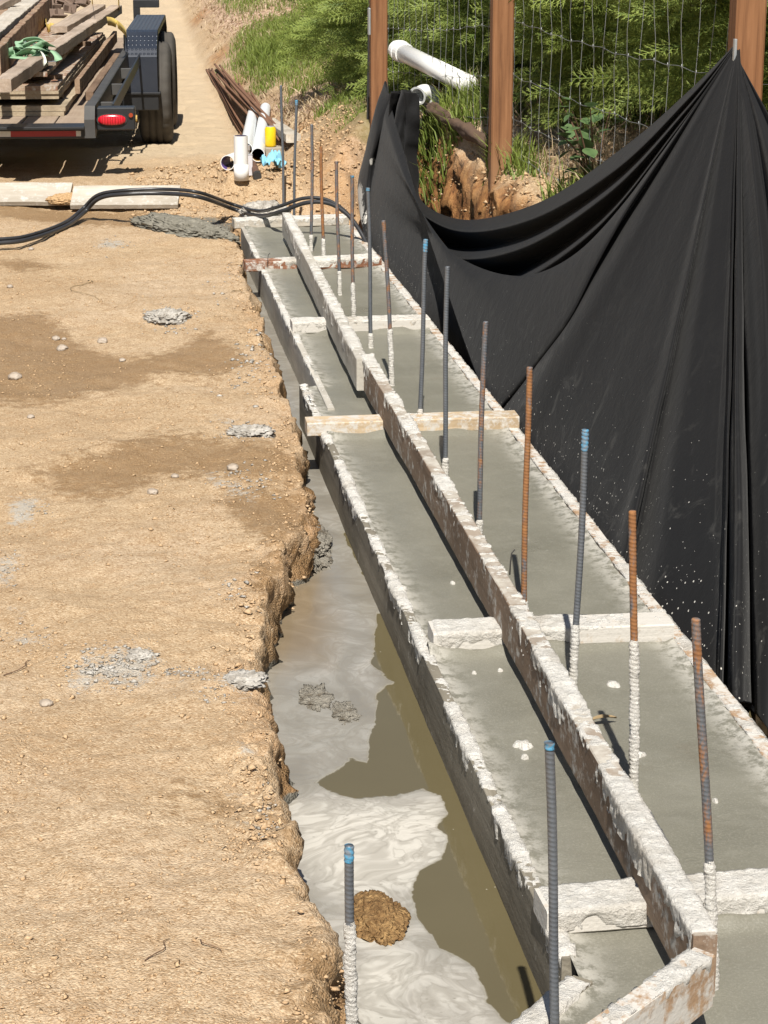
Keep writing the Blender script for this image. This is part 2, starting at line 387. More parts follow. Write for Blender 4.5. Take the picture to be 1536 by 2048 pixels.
    wood("wood_centre", (0.19, 0.13, 0.088), (0.30, 0.215, 0.15), 0.30)
    g = G("tmp"); bpy.data.materials.remove(g.m)
    # thin cement wash on the sawn top of the centre boards
    m = M['wood_centre']; t = m.node_tree; pb = t.nodes['Principled BSDF']; src = pb.inputs['Base Color'].links[0].from_socket
    h = object.__new__(G); h.m = m; h.t = t; h.b = pb; h._co = None
    k = h.math('MULTIPLY', h.math('GREATER_THAN', h.sep(2), 0.1062), h.ramp(h.noise(8, 5, 0.7), [(0.40, 1.0), (0.56, 0.35)]))
    h.color(h.mix(k, src, h.mix(h.noise(40, 5), (0.36, 0.33, 0.275), (0.53, 0.50, 0.44))))
    # pressure-treated fence post with rows of incision marks
    g = G("post_wood", 0.75, 0.25)
    r = g.noise(46, 6, 0.65, 0.4, scale=(1, 1, 0.04)); c = g.ramp(r, [(0.28, (0.095, 0.042, 0.020)), (0.48, (0.205, 0.095, 0.043)), (0.62, (0.26, 0.125, 0.058)), (0.78, (0.33, 0.175, 0.09))])
    inc = g.n('ShaderNodeTexBrick'); inc.offset = 0.5; inc.inputs['Scale'].default_value = 1.0; inc.inputs['Mortar Size'].default_value = 0.0042; inc.inputs['Brick Width'].default_value = 0.012; inc.inputs['Row Height'].default_value = 0.03
    g.put(inc.inputs['Vector'], g.co((1, 1, 1), (math.pi / 2, 0, 0)))
    dots = g.ramp(g.vor(1.0, scale=(78, 78, 30), rnd=0.25), [(0.16, 1.0), (0.25, 0.0)])
    c = g.mix(g.math('MULTIPLY', dots, 0.8), c, (0.07, 0.03, 0.013)); c = g.mix(g.ramp(g.noise(3, 3), [(0.5, 0.0), (0.7, 0.5)]), c, (0.19, 0.075, 0.03))
    low = g.ramp(g.math('ADD', g.sep(2), g.math('MULTIPLY', g.noise(9, 4), 0.12)), [(0.06, 1.0), (0.34, 0.0)])
    c = g.mix(g.math('MULTIPLY', low, 0.5), c, (0.36, 0.22, 0.12))
    g.color(c); g.bump(r, 0.3, 0.003); M['post_wood'] = g.m

    # deformed bar: mill scale blue grey, rust, and a mixture
    def bar(name, amount):
        g = G(name, 0.5, 0.5, 0.35)
        a = g.noise(30, 7, 0.8, scale=(1, 1, 0.35)); k = g.ramp(a, [(max(0, 0.75 - amount * 0.6 - 0.05), 0.0), (min(1, 0.75 - amount * 0.6 + 0.06), 1.0)])
        st = g.mix(g.noise(60, 3), (0.105, 0.118, 0.135), (0.19, 0.20, 0.215)); ru = g.mix(g.noise(70, 4), (0.13, 0.052, 0.022), (0.36, 0.165, 0.055))
        g.color(g.mix(k, st, ru)); g.rough(g.math('ADD', 0.42, g.math('MULTIPLY', k, 0.45))); g.put(g.b.inputs['Metallic'], g.math('MULTIPLY', g.math('SUBTRACT', 1.0, k), 0.4)); M[name] = g.m
    bar("bar_steel", 0.10); bar("bar_mixed", 0.36); bar("bar_rust", 0.52)
    flat("bar_brown", (0.20, 0.105, 0.062), 0.8, 0.1, 0.3, 0.45, 9)
    g = G("blue_paint", 0.6, 0.4); g.color(g.mix(g.ramp(g.noise(90, 4, 0.7), [(0.42, 0.0), (0.58, 1.0)]), (0.17, 0.20, 0.23), (0.075, 0.27, 0.43))); M["blue_paint"] = g.m

    # black woven geotextile with pale spatter low down
    g = G("black_fabric", 0.82, 0.25)
    weave = g.noise(420, 2); c = g.mix(g.noise(9, 4), (0.005, 0.005, 0.0055), (0.0092, 0.0092, 0.0098))
    sp = g.attr('spat')
    v1 = g.n('ShaderNodeTexVoronoi'); v1.inputs['Scale'].default_value = 88; g.put(v1.inputs['Vector'], g.co((1, 1, 1)))
    sepc = g.n('ShaderNodeSeparateColor'); g.t.links.new(v1.outputs['Color'], sepc.inputs[0])
    rad = g.math('MULTIPLY', g.math('POWER', sepc.outputs[0], 2.2), g.math('MULTIPLY', sp, 0.29))
    d = g.math('MULTIPLY', g.math('GREATER_THAN', rad, v1.outputs['Distance']), g.math('GREATER_THAN', g.math('MULTIPLY', sp, 0.85), sepc.outputs[2]))
    smear = g.math('MULTIPLY', g.ramp(g.noise(7, 7, 0.72, 0.8), [(0.55, 0.0), (0.75, 0.5)]), sp)
    heavy = g.attr('smear'); hv = g.ramp(g.math('ADD', heavy, g.math('MULTIPLY', g.math('SUBTRACT', g.noise(30, 6, 0.8), 0.5), 1.2)), [(0.5, 0.0), (0.62, 1.0)])
    c = g.mix(smear, c, (0.16, 0.155, 0.14)); c = g.mix(g.math('MAXIMUM', d, hv), c, (0.52, 0.50, 0.45))
    g.color(c); g.bump(g.math('ADD', g.math('MULTIPLY', weave, 0.12), g.math('ADD', g.noise(14, 4, 0.6, 0.5), g.math('MULTIPLY', g.noise(60, 3, 0.6), 0.3))), 0.30, 0.010)
    g.b.inputs['Sheen Weight'].default_value = 0.035; g.b.inputs['Sheen Roughness'].default_value = 0.45; M['black_fabric'] = g.m

    flat("galvanised", (0.42, 0.44, 0.45), 0.45, 0.6, 0.5, 0.2, 30)
    flat("wire", (0.27, 0.28, 0.28), 0.45, 0.5, 0.5, 0.2, 8)
    flat("pvc_white", (0.74, 0.74, 0.72), 0.35, var=0.06, sc=7)
    flat("pvc_grey", (0.70, 0.72, 0.73), 0.4, var=0.08, sc=6)
    flat("pvc_inside", (0.42, 0.27, 0.07), 0.6, var=0.2)
    flat("pvc_dark_inside", (0.06, 0.045, 0.09), 0.5, var=0.3)
    flat("purple_primer", (0.10, 0.06, 0.22), 0.4, var=0.3)
    flat("hose_black", (0.032, 0.032, 0.034), 0.34, var=0.4, sc=14)
    flat("tin", (0.55, 0.55, 0.56), 0.35, 0.5, var=0.15)
    flat("tin_label", (0.62, 0.61, 0.64), 0.5, var=0.15, sc=40)
    flat("yellow_can", (0.72, 0.50, 0.012), 0.4, var=0.1, sc=30)
    flat("blue_cloth", (0.22, 0.50, 0.66), 0.8, var=0.12, sc=30)
    flat("grey_block", (0.30, 0.27, 0.22), 0.9, var=0.3, sc=22)
    flat("iron_brown", (0.13, 0.07, 0.045), 0.75, 0.1, var=0.35, sc=25)
    flat("iron_dark", (0.035, 0.032, 0.03), 0.7, var=0.3)
    flat("black_paint", (0.018, 0.019, 0.021), 0.42, 0.0, 0.5, 0.45, 9)
    flat("dusty_black", (0.06, 0.058, 0.055), 0.6, 0.0, 0.4, 0.5, 7)
    flat("rust_metal", (0.21, 0.15, 0.115), 0.8, 0.2, var=0.4, sc=20)
    flat("rim_steel", (0.10, 0.10, 0.10), 0.55, 0.3, var=0.3)
    flat("strap_green", (0.25, 0.40, 0.25), 0.75, var=0.25, sc=60)
    flat("strap_yellow", (0.62, 0.44, 0.12), 0.75, var=0.15, sc=60)
    flat("strap_pale", (0.62, 0.64, 0.56), 0.75, var=0.1)
    flat("chrome", (0.65, 0.65, 0.66), 0.2, 1.0, var=0.05)
    flat("amber_lens", (0.30, 0.05, 0.02), 0.2)
    g = G("red_lens", 0.18, 0.6); v = g.n('ShaderNodeTexWave'); v.inputs['Scale'].default_value = 22; v.inputs['Distortion'].default_value = 3; g.put(v.inputs['Vector'], g.co())
    g.color(g.mix(v.outputs['Fac'], (0.34, 0.006, 0.014), (0.62, 0.02, 0.035))); M['red_lens'] = g.m
    g = G("tyre_rubber", 0.8, 0.3); g.color(g.mix(g.noise(9, 5), (0.030, 0.028, 0.026), (0.095, 0.085, 0.072))); g.bump(g.noise(70, 3), 0.2, 0.003); M['tyre_rubber'] = g.m
    # black tread plate: raised lozenges in two directions
    g = G("tread_plate", 0.33, 0.6, 0.2)
    p1 = g.vor(1.0, scale=(34, 34, 34), rnd=0.0); p2 = g.ramp(p1, [(0.16, 1.0), (0.36, 0.0)])
    g.color(g.mix(g.noise(8, 4), (0.020, 0.024, 0.034), (0.042, 0.050, 0.068))); g.bump(p2, 0.8, 0.006); M['tread_plate'] = g.m
    g = G("reflector_tape", 0.4, 0.5); x = g.n('ShaderNodeMath', operation='PINGPONG'); g.put(x.inputs[0], g.sep(0)); x.inputs[1].default_value = 0.28
    g.color(g.ramp(x.outputs[0], [(0.0, (0.62, 0.60, 0.56)), (0.10, (0.33, 0.018, 0.018))], 'CONSTANT')); M['reflector_tape'] = g.m
    # plants
    def leaf(name, lo, hi, tip, trans=0.3):
        g = G(name, 0.55, 0.35); t = g.attr('tip'); r = g.attr('rnd')
        c = g.mix(r, lo, hi); c = g.mix(t, c, tip); g.color(c)
        tr = g.n('ShaderNodeBsdfTranslucent'); g.put(tr.inputs[0], c); mx = g.n('ShaderNodeMixShader'); mx.inputs[0].default_value = trans
        out = [q for q in g.t.nodes if q.type == 'OUTPUT_MATERIAL'][0]
        g.t.links.new(g.b.outputs[0], mx.inputs[1]); g.t.links.new(tr.outputs[0], mx.inputs[2]); g.t.links.new(mx.outputs[0], out.inputs[0]); M[name] = g.m
    leaf("conifer", (0.06, 0.115, 0.032), (0.20, 0.275, 0.06), (0.50, 0.57, 0.14))
    leaf("grass", (0.075, 0.125, 0.020), (0.17, 0.235, 0.04), (0.27, 0.32, 0.07), 0.3)
    leaf("straw", (0.30, 0.22, 0.12), (0.46, 0.35, 0.22), (0.52, 0.42, 0.28), 0.15)
    leaf("broadleaf", (0.04, 0.085, 0.03), (0.09, 0.16, 0.06), (0.16, 0.24, 0.10))
    flat("bark", (0.085, 0.058, 0.04), 0.9, var=0.4, sc=30)
    flat("rotten_wood", (0.10, 0.062, 0.040), 0.95, var=0.5, sc=18)
    flat("twig", (0.13, 0.075, 0.045), 0.9, var=0.4, sc=30)
build_materials()

# ================================================================== GROUND
EL = np.array([(1.0, .30), (2.78, .335), (3.09, .375), (3.18, .335), (3.34, .314), (3.46, .309), (3.69, .292), (3.81, .307), (3.9, .335), (3.96, .345), (4.05, .335), (4.12, .329), (4.37, .322), (4.74, .37),
               (5.08, .469), (5.3, .53), (5.38, .545), (5.6, .577), (5.93, .581), (6.41, .621), (7.04, .615), (7.7, .647), (8.84, .65), (9.88, .682), (10.4, .70), (30, .70)])
GY = np.array([(-50, 0), (11.22, 0.0), (11.40, 0.07), (12.6, .07), (14.2, -.10), (16, -.25), (17.4, -.27), (20.9, -.14), (25, .10), (32, .60), (45, 2.0), (70, 4.5)])
WATER_Z = -0.14
def ground(X, Y, full=False):
    X = np.asarray(X, float); Y = np.asarray(Y, float)
    n1 = fb2(X * 1.3, Y * 1.3, 4, 1); n2 = fb2(X * 9, Y * 9, 3, 21); n3 = fb2(X * 34, Y * 34, 3, 41)
    near = 1 - sst(10.5, 14, Y)
    base = np.interp(Y, GY[:, 0], GY[:, 1])
    el = np.interp(Y, EL[:, 0], EL[:, 1]) + .014 * vn2(Y * 9, X * 0 + 3.3, 5) + .006 * vn2(Y * 23, X * 6, 6) + .003 * n3
    dl = X - el                                           # >0: in the trench
    rim = np.exp(-(np.clip(-dl, 0, 9) / .09) ** 2) * near
    crumb = np.clip(np.abs(n2) * 1.5, 0, 1)
    zl = base + .010 * vn2(X * 4.3 + 2, Y * 3.1, 77) + .020 * n1 + .009 * n2 * (1 + rim) + .0035 * n3 * (1 + 1.5 * rim) + rim * (.012 * n2 - .010) + rim * .016 * crumb * (vn2(X * 3, Y * 3, 9))
    # a wandering low track and puddle hollow
    zl = zl - .018 * np.exp(-((Y - 7.25 + .25 * X) / .5) ** 2) * (1 - sst(.35, .6, X)) - .014 * np.exp(-((Y - 5.9 - .5 * X) / .25) ** 2) * (1 - sst(.3, .5, X))
    soft = .035 + .05 * sst(.2, .8, vn2(Y * 1.7, X * 0, 12)) + .09 * (1 - sst(3.1, 3.45, Y))
    tin = sst(-soft * .45, soft * .55, dl)
    floor = -.32 + .02 * n2
    # mud banks that break the water
    def bumpy(cx, cy, rx, ry, h): return h * np.exp(-((X - cx) / rx) ** 2 - ((Y - cy) / ry) ** 2)
    mud = (bumpy(.575, 5.55, .065, .30, .235) + bumpy(.47, 4.46, .06, .13, .215) + bumpy(.535, 4.25, .05, .13, .20)) * (1 + .55 * vn2(X * 17, Y * 11, 14) + .35 * vn2(X * 40, Y * 26, 15))
    floor = np.minimum(floor + mud * (1 + .35 * n2), WATER_Z - .03 + .016 * n3 + .012 * n2)
    rec = sst(10.42, 10.75, Y + .06 * n2)                   # the far end of the dig climbs back
    floor = floor * (1 - rec) + (-.03 + .045 * n2 + .05 * sst(10.7, 11.8, Y)) * rec
    # right side: cut face, ledge, fence ground, slope
    er = 1.590 + .06 * np.clip(8.6 - Y, -.5, 4) + .05 * fb2(Y * 2.1, X * 0 + 7, 3, 61) + .010 * vn2(Y * 5, X * 12, 62)
    d = X - er
    led = .05 * fb2(X * 6, Y * 3.1, 3, 71)
    zr = -.32 + .70 * sst(-.05, .09, d) + (.075 + led) * sst(.05, .13, d + .02 * n2) + .035 * sst(.11, .18, d) + .27 * np.clip(d - .24, 0, 2.2) + .10 * np.clip(d - 2.4, 0, 60)
    zr = zr + .20 * np.exp(-((X - 1.80) / .17) ** 2 - ((Y - 9.85) / .45) ** 2)
    zr = zr + .02 * n1 * sst(0, .1, d) + .012 * n2 * sst(.02, .1, d) + .005 * n3
    hx = X - 1.13 - .05 * n2
    hill = np.clip(.85 * hx, 0, None); hill = np.minimum(hill, .33 + .34 * np.clip(hx - .39, 0, 4) + .1 * np.clip(hx - 4.4, 0, 60))
    zh = base + np.where(hx > 0, hill + .03 * n1 + .014 * n2 + .004 * n3, 0) + (.012 * n2) * sst(-.5, 0, hx)
    zn = np.where(X > 1.0, zr, zl * (1 - tin) + floor * tin)
    # far end bank that joins dig and road
    lump = sst(10.75, 11.2, Y) * sst(.2, .6, X) * (1 - sst(12, 12.4, Y)) * (.035 * np.abs(n2) + .02 * n3)
    zf = np.where(hx > 0, zh, zl + lump + .012 * n2 * sst(.0, .6, X))
    t = sst(10.75, 11.55, Y + .08 * n2 + .35 * sst(1.3, 1.6, X) * -1)
    z = zn * (1 - t) + zf * t
    if not full: return z
    return z, dict(el=el, dl=dl, d=d, hx=hx, n1=n1, n2=n2, n3=n3, t=t, tin=tin, base=base)
def gz(x, y): return float(ground(np.array([x]), np.array([y]))[0])

def build_ground():
    ys = np.concatenate([np.linspace(-20, 1.9, 8), np.geomspace(2.0, 36, 1180), np.geomspace(37, 75, 20)])
    el0 = np.interp(ys, EL[:, 0], EL[:, 1])[:, None]
    off = np.concatenate([-1.5 - np.geomspace(.02, 40, 26)[::-1], np.arange(-1.5, -1.1, .016), np.arange(-1.1, -.10, .0058), np.arange(-.10, -.03, .004), np.arange(-.03, .085, .0022)])
    A_ = el0 + off[None]; tt = np.linspace(0, 1, 46)[1:]; B_ = A_[:, -1:] + (.84 - A_[:, -1:]) * tt[None]
    fix = np.concatenate([np.arange(.88, 1.36, .035), np.arange(1.36, 1.50, .0085), np.arange(1.50, 1.76, .0032), np.arange(1.76, 1.86, .0085), np.arange(1.86, 4.2, .026), 4.2 + np.geomspace(.05, 50, 24)])
    X = np.concatenate([A_, B_, np.repeat(fix[None], len(ys), 0)], 1); xs = X[0]; Y = np.repeat(ys[:, None], X.shape[1], 1); z, q = ground(X, Y, True)
    # crumbling bank: push the face in and out so that it breaks into clods and undercuts
    m = (Y > 2) & (Y < 10.8) & (q['dl'] > -.12) & (q['dl'] < .16) & (X < 1.0); xm, ym, zm = X[m], Y[m], z[m]
    face = np.exp(-((q['tin'][m] - .45) / .42) ** 2) * sst(-.12, -.03, q['dl'][m]) * (1 - sst(.10, .16, q['dl'][m]))
    c1 = fb3(xm * 11, ym * 11, zm * 15, 4, 301, .6); c2 = fb3(xm * 38, ym * 38, zm * 45, 3, 305, .6); face_l = face; lip = sst(-.09, -.01, zm) * np.clip(vn2(ym * 3.1, ym * 0, 311) + .6 * vn2(ym * 9, ym * 0, 312), 0, 1)
    X = X.copy(); Y = Y.copy(); z = z.copy()
    X[m] += face * (.072 * c1 + .024 * c2) + lip * .050 * face; Y[m] += face * .030 * fb3(xm * 13 + 5, ym * 13, zm * 17, 3, 321, .6); z[m] += face * (.014 * c2 + .016 * fb3(xm * 20, ym * 20, zm * 20, 3, 331, .6))
    near = Y < 13
    wet = np.zeros_like(X) - 1; cem = np.zeros_like(X) - 1
    def paint(a, polys, soft, z0=0.0):
        for P in polys:
            Q = np.array(pxpoly(P, z0)); lo = Q.min(0) - .3; hi = Q.max(0) + .3
            m = (X > lo[0]) & (X < hi[0]) & (Y > lo[1]) & (Y < hi[1])
            sc = np.array([1.0, .35])                      # softness is longer along the view
            a[m] = np.maximum(a[m], np.clip(.5 + polyd(X[m], Y[m] * .35, Q * sc) / soft, 0, 1))
    paint(wet, [[(-40, 625), (90, 630), (170, 680), (260, 708), (330, 700), (420, 660), (470, 690), (500, 720), (440, 745), (330, 740), (270, 765), (200, 780), (120, 800), (-40, 800)],
                [(270, 872), (350, 865), (450, 875), (560, 890), (610, 925), (590, 965), (470, 955), (390, 945), (300, 955), (250, 975), (180, 990), (100, 960), (50, 940), (110, 925), (210, 905)],
                [(470, 965), (610, 985), (625, 1040), (560, 1100), (500, 1065), (440, 1005)], [(500, 1120), (570, 1100), (560, 1150), (510, 1200)],
                [(600, 1872), (720, 1880), (720, 2070), (560, 2070), (590, 1960)], [(370, 1570), (430, 1580), (520, 1622), (480, 1625), (400, 1600)],
                [(-20, 408), (60, 415), (160, 420), (290, 422), (330, 440), (250, 452), (120, 447), (0, 440)], [(540, 1600), (600, 1700), (650, 1800), (600, 1755), (560, 1690)],
                [(-20, 520), (60, 512), (120, 530), (40, 545)], [(350, 1600), (352, 1600), (352, 1602)]], .17)
    paint(cem, [[(130, 1335), (170, 1303), (230, 1290), (310, 1290), (322, 1320), (290, 1360), (200, 1367), (150, 1372)], [(330, 1325), (420, 1340), (400, 1352), (330, 1345)], [(430, 1350), (520, 1380), (500, 1392), (440, 1372)],
                [(-20, 1100), (40, 1110), (20, 1165), (-20, 1172)], [(20, 980), (90, 985), (60, 1032), (10, 1040)], [(400, 935), (450, 950), (520, 990), (500, 1000), (430, 970)], [(40, 1260), (100, 1262), (60, 1285), (20, 1280)],
                [(20, 1205), (60, 1215), (40, 1235)], [(430, 825), (480, 830), (450, 845)], [(205, 475), (260, 480), (230, 500), (190, 495)], [(480, 1490), (520, 1500), (500, 1520)], [(470, 1575), (510, 1590), (495, 1600)], [(480, 1640), (500, 1635), (500, 1652)]], .10)
    wet = np.where(near, wet, -1); wet = np.maximum(wet, np.clip(.5 + (z * 0 + (-.055 - z)) / .07, 0, 1) * (Y < 10.7))     # damp down at the water
    slurry = np.clip(.5 + (-.128 - z) / .03, 0, 1) * (Y < 10.5) * (X < 1.2); slurry = np.maximum(slurry, sst(.06, .10, q['dl']) * (Y < 10.4) * (X < 1.2) * .5)
    slurry = np.maximum(slurry, np.clip(1.0 - np.hypot((X - .56) / .26, (Y - 10.55) / .42), 0, 1) * (Y < 12))
    cut = sst(-.05, .0, q['d']) * (1 - sst(.07, .14, q['d'] + .04 * q['n2'])) * (1 - q['t']); cut = np.maximum(cut, .35 * sst(0, .08, q['hx']) * (1 - sst(.25, .40, q['hx'])) * (1 - sst(11.8, 12.7, Y)) * sst(10.8, 11.2, Y))
    cut = np.maximum(cut, .75 * sst(.02, .12, q['hx']) * (1 - sst(.2, .32, q['hx'])) * np.clip(vn2(Y * .9, X * 0, 81) * 2, 0, 1) * (Y > 12))
    road = sst(12.0, 13.5, Y) * (1 - sst(-.1, .15, q['hx']))
    lit = sst(.1, .35, q['hx']) * np.clip(.55 + 1.6 * fb2(X * 1.1, Y * .7, 3, 91), 0, 1) * (Y > 11.3) + .5 * sst(.2, .3, q['d']) * (Y <= 11.3) * np.clip(.2 + fb2(X * 2, Y * 2, 3, 92), 0, 1)
    turf = sst(.15, .5, q['hx']) * np.clip(.25 + 1.7 * fb2(X * .8 + 3, Y * .5, 3, 95), 0, .85) * (Y > 11.6)
    m2 = (Y > 5) & (Y < 11.6) & (X > 1.45) & (X < 2.0) & (q['d'] > -.12) & (q['d'] < .24); xm, ym, zm = X[m2], Y[m2], z[m2]
    face = sst(-.10, -.02, q['d'][m2]) * (1 - sst(.12, .22, q['d'][m2])); c1 = fb3(xm * 8, ym * 8, zm * 12, 4, 341, .6); c2 = fb3(xm * 30, ym * 30, zm * 34, 3, 345, .6)
    X[m2] += face * (.045 * c1 + .012 * c2); Y[m2] += face * .03 * fb3(xm * 9, ym * 9, zm * 13, 3, 351, .6); z[m2] += face * (.016 * fb3(xm * 14, ym * 14, zm * 14, 3, 355, .6) + .018 * c2)
    fa = np.zeros_like(X); fa[m] = np.clip(face_l, 0, 1); cut = np.maximum(cut, .62 * fa * sst(-.35, .25, fb2(Y * 2.2, z * 6, 3, 361)))
    me = mesh("ground", np.stack([X, Y, z], -1).reshape(-1, 3), grid_faces(X.shape[0], X.shape[1]), True, dict(wet=wet, cem=cem, cut=cut, road=road, litter=np.clip(lit, 0, 1), turf=turf, slurry=slurry))
    tag(link("ground", me, M['soil']), "sandy orange soil, trench, cut bank and dirt road", kind='structure')
build_ground()

def build_water():
    xs = np.concatenate([np.arange(.12, .735, .0055), [.9, 1.1], np.arange(1.25, 1.86, .0045)]); ys = np.geomspace(2.0, 10.8, 620)
    X, Y = np.meshgrid(xs, ys)
    olive = [(751, 1225), (748, 1248), (744, 1330), (768, 1352), (785, 1365), (765, 1378), (751, 1392), (748, 1447), (735, 1486), (737, 1528), (701, 1514), (664, 1546), (630, 1566), (655, 1585), (710, 1600), (787, 1594), (847, 1582), (879, 1596), (899, 1628), (867, 1651),
             (890, 1673), (881, 1714), (837, 1737), (822, 1787), (831, 1837), (856, 1869), (892, 1901), (947, 1938), (965, 1974), (970, 2006), (1011, 2045), (1140, 2080), (1150, 1990), (1040, 1800), (930, 1530), (840, 1310), (780, 1222)]
    strip = [(683, 1065), (700, 1100), (742, 1180), (760, 1180), (730, 1090), (700, 1060)]
    sc = np.ones_like(X); st = np.array([1, .4])
    for P in (olive, strip):
        Q = np.array(pxpoly(P, WATER_Z)) * st; d = polyd(X, Y * .4, Q); sc = np.minimum(sc, np.clip(.5 - d / .055, 0, 1))
    sc = np.where(X > 1.2, .22 + .2 * vn2(Y * 2, X * 8, 7), sc)
    foam = np.array([atz(x, y, WATER_Z)[:2] for x, y in ((1238, 1165), (1262, 1190), (1320, 1240), (1345, 1275), (1390, 1305), (1420, 1335), (1443, 1385), (1452, 1396), (1468, 1404), (1500, 1412), (1540, 1442), (1620, 1530))])
    df = np.full(X.shape, 9.0)
    for a, b in zip(foam[:-1], foam[1:]):
        e = b - a; t = np.clip(((X - a[0]) * e[0] + (Y - a[1]) * e[1]) / (e @ e), 0, 1); df = np.minimum(df, np.hypot(X - a[0] - e[0] * t, Y - a[1] - e[1] * t))
    sc = np.maximum(sc, (df < .007) * 1.0)
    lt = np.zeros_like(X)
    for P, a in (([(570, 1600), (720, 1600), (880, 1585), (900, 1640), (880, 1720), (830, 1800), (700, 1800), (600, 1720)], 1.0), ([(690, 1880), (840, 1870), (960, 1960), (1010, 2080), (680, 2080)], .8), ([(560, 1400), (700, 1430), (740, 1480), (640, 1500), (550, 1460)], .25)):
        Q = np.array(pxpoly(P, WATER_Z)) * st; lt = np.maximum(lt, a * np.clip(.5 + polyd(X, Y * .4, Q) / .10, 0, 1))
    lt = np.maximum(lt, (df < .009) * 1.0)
    br = np.zeros_like(X)
    for P in ([(530, 1150), (640, 1150), (668, 1240), (650, 1320), (520, 1330), (505, 1250)],):
        Q = np.array(pxpoly(P, WATER_Z)) * st; br = np.maximum(br, np.clip(.5 + polyd(X, Y * .4, Q) / .09, 0, 1))
    z = np.full_like(X, WATER_Z) + .0012 * fb2(X * 12, Y * 7, 3, 5) * (sc > .5)
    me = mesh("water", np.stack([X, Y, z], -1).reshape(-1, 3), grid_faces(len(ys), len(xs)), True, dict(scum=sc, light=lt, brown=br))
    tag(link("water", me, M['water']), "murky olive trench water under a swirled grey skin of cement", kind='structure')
build_water()

# ================================================================== FOOTING AND FORMWORK
def seg(p0, p1):
    """matrix with local x from p0 to p1, local z up as far as possible"""
    p0 = Vector(p0); d = Vector(p1) - p0; L = d.length; x = d.normalized(); y = Vector((0, 0, 1)).cross(x)
    y = y.normalized() if y.length > 1e-6 else Vector((0, 1, 0)); z = x.cross(y)
    return Matrix(((x.x, y.x, z.x, p0.x), (x.y, y.y, z.y, p0.y), (x.z, y.z, z.z, p0.z), (0, 0, 0, 1))), L
_seed = [100]
def board(name, p0, p1, wd, h, mat, parent=None, roll=0.0, rough=.0012, bow=0.0):
    """sawn board: p0,p1 are the ends of its bottom centre line"""
    Mx, L = seg(p0, p1); _seed[0] += 7; sd = _seed[0]
    n = max(6, min(160, int(L / .03))); e = min(wd, h) * .07
    prof = np.array([(-wd / 2 + e, 0), (wd / 2 - e, 0), (wd / 2, e), (wd / 2, h / 2), (wd / 2, h - e), (wd / 2 - e, h), (0, h), (-wd / 2 + e, h), (-wd / 2, h - e), (-wd / 2, h / 2), (-wd / 2, e)])
    xs = np.linspace(0, L, n); k = len(prof); V = np.zeros((n, k, 3)); V[..., 0] = xs[:, None]; V[..., 1] = prof[None, :, 0]; V[..., 2] = prof[None, :, 1]
    V[..., 2] += rough * fb2(xs * 5, xs * 0, 2, sd)[:, None] + bow * np.sin(np.pi * xs / L)[:, None]; V[..., 1] += rough * 1.5 * fb2(xs * 4, xs * 0, 2, sd + 3)[:, None]
    V += rough * .5 * np.stack([np.zeros((n, k)), vn2(V[..., 0] * 30, V[..., 1] * 90, sd), vn2(V[..., 0] * 30, V[..., 2] * 90, sd + 1)], -1)
    Fc = [tuple(q) for q in grid_faces(n, k, True)] + [tuple(range(k))[::-1], tuple(range((n - 1) * k, n * k))]
    me = mesh(name, V.reshape(-1, 3), Fc, False)
    o = link(name, me, mat, parent)
    if roll: Mx = Mx @ Matrix.Translation((0, 0, 0)) @ Matrix.Rotation(roll, 4, 'X')
    o.matrix_world = Mx; o['_L'] = L; del o['_L']
    return o, L
def crust(o, L, wd, h, amp=.010, cover=.6, dl=.3, dr=.3, x0=0.0, x1=None, ds=.006, mat='cement_crust', cov_fn=None, freq=38, name='cement_crust', zoff=0.0):
    """dried cement stuck along the top of a board: a lumpy skin that dips inside the board where there is none"""
    x1 = L if x1 is None else x1; _seed[0] += 5; sd = _seed[0]
    n = max(8, int((x1 - x0) / ds)); xs = np.linspace(x0, x1, n)
    top = max(4, int(wd / ds)); sl = max(2, int(h * dl / ds)); sr = max(2, int(h * dr / ds))
    P = [(-wd / 2, h * (1 - dl) + h * dl * i / sl, -1, 0) for i in range(sl)] + [(-wd / 2, h, -.7, .7)] + [(-wd / 2 + wd * i / top, h, 0, 1) for i in range(1, top)] + [(wd / 2, h, .7, .7)] + [(wd / 2, h - h * dr * (i + 1) / sr, 1, 0) for i in range(sr)]
    P = np.array(P); k = len(P); X = np.repeat(xs[:, None], k, 1); Yy = np.repeat(P[None, :, 0], n, 0); Z = np.repeat(P[None, :, 1], n, 0)
    f = fb3(X * freq, Yy * freq, Z * freq, 3, sd); lo = vn3(X * 7, Yy * 12 + 3, Z * 12, sd + 2); lumps = np.clip(vn3(X * 55, Yy * 55, Z * 55, sd + 4), 0, 1) ** 2
    side = np.where(np.abs(P[:, 2]) > .9, np.linspace(0, 1, k) * 0 + 1, 0)
    dep = np.where(P[:, 1] < h - 1e-6, (h - P[:, 1]) / (h * max(dl, dr)), 0)[None, :]
    cv = cover if cov_fn is None else cov_fn(xs)[:, None]
    rag = 1.2 + 1.6 * vn3(X * 26, Yy * 0, Z * 0, sd + 6) + .9 * vn3(X * 70, Yy * 0, Z * 0, sd + 8)
    hi = fb3(X * freq * 3.1, Yy * freq * 3.1, Z * freq * 3.1, 3, sd + 9)
    v = amp * .46 * (f * .75 + .55 * hi + .45 * lo + (cv - .5) * 2.0 - dep * np.clip(rag, .75, 4) + .9 * lumps)
    v = np.where(v > 0, v, v * 2 - .003); v = np.clip(v, -.010, amp * 1.5)
    ends = sst(0, .012, xs - x0) * sst(0, .012, x1 - xs); v = v * ends[:, None] - .006 * (1 - ends[:, None])
    V = np.stack([X, Yy + P[None, :, 2] * v, Z + P[None, :, 3] * v + zoff], -1)
    me = mesh(name, V.reshape(-1, 3), grid_faces(n, k), True)
    return link(name, me, M[mat], o)

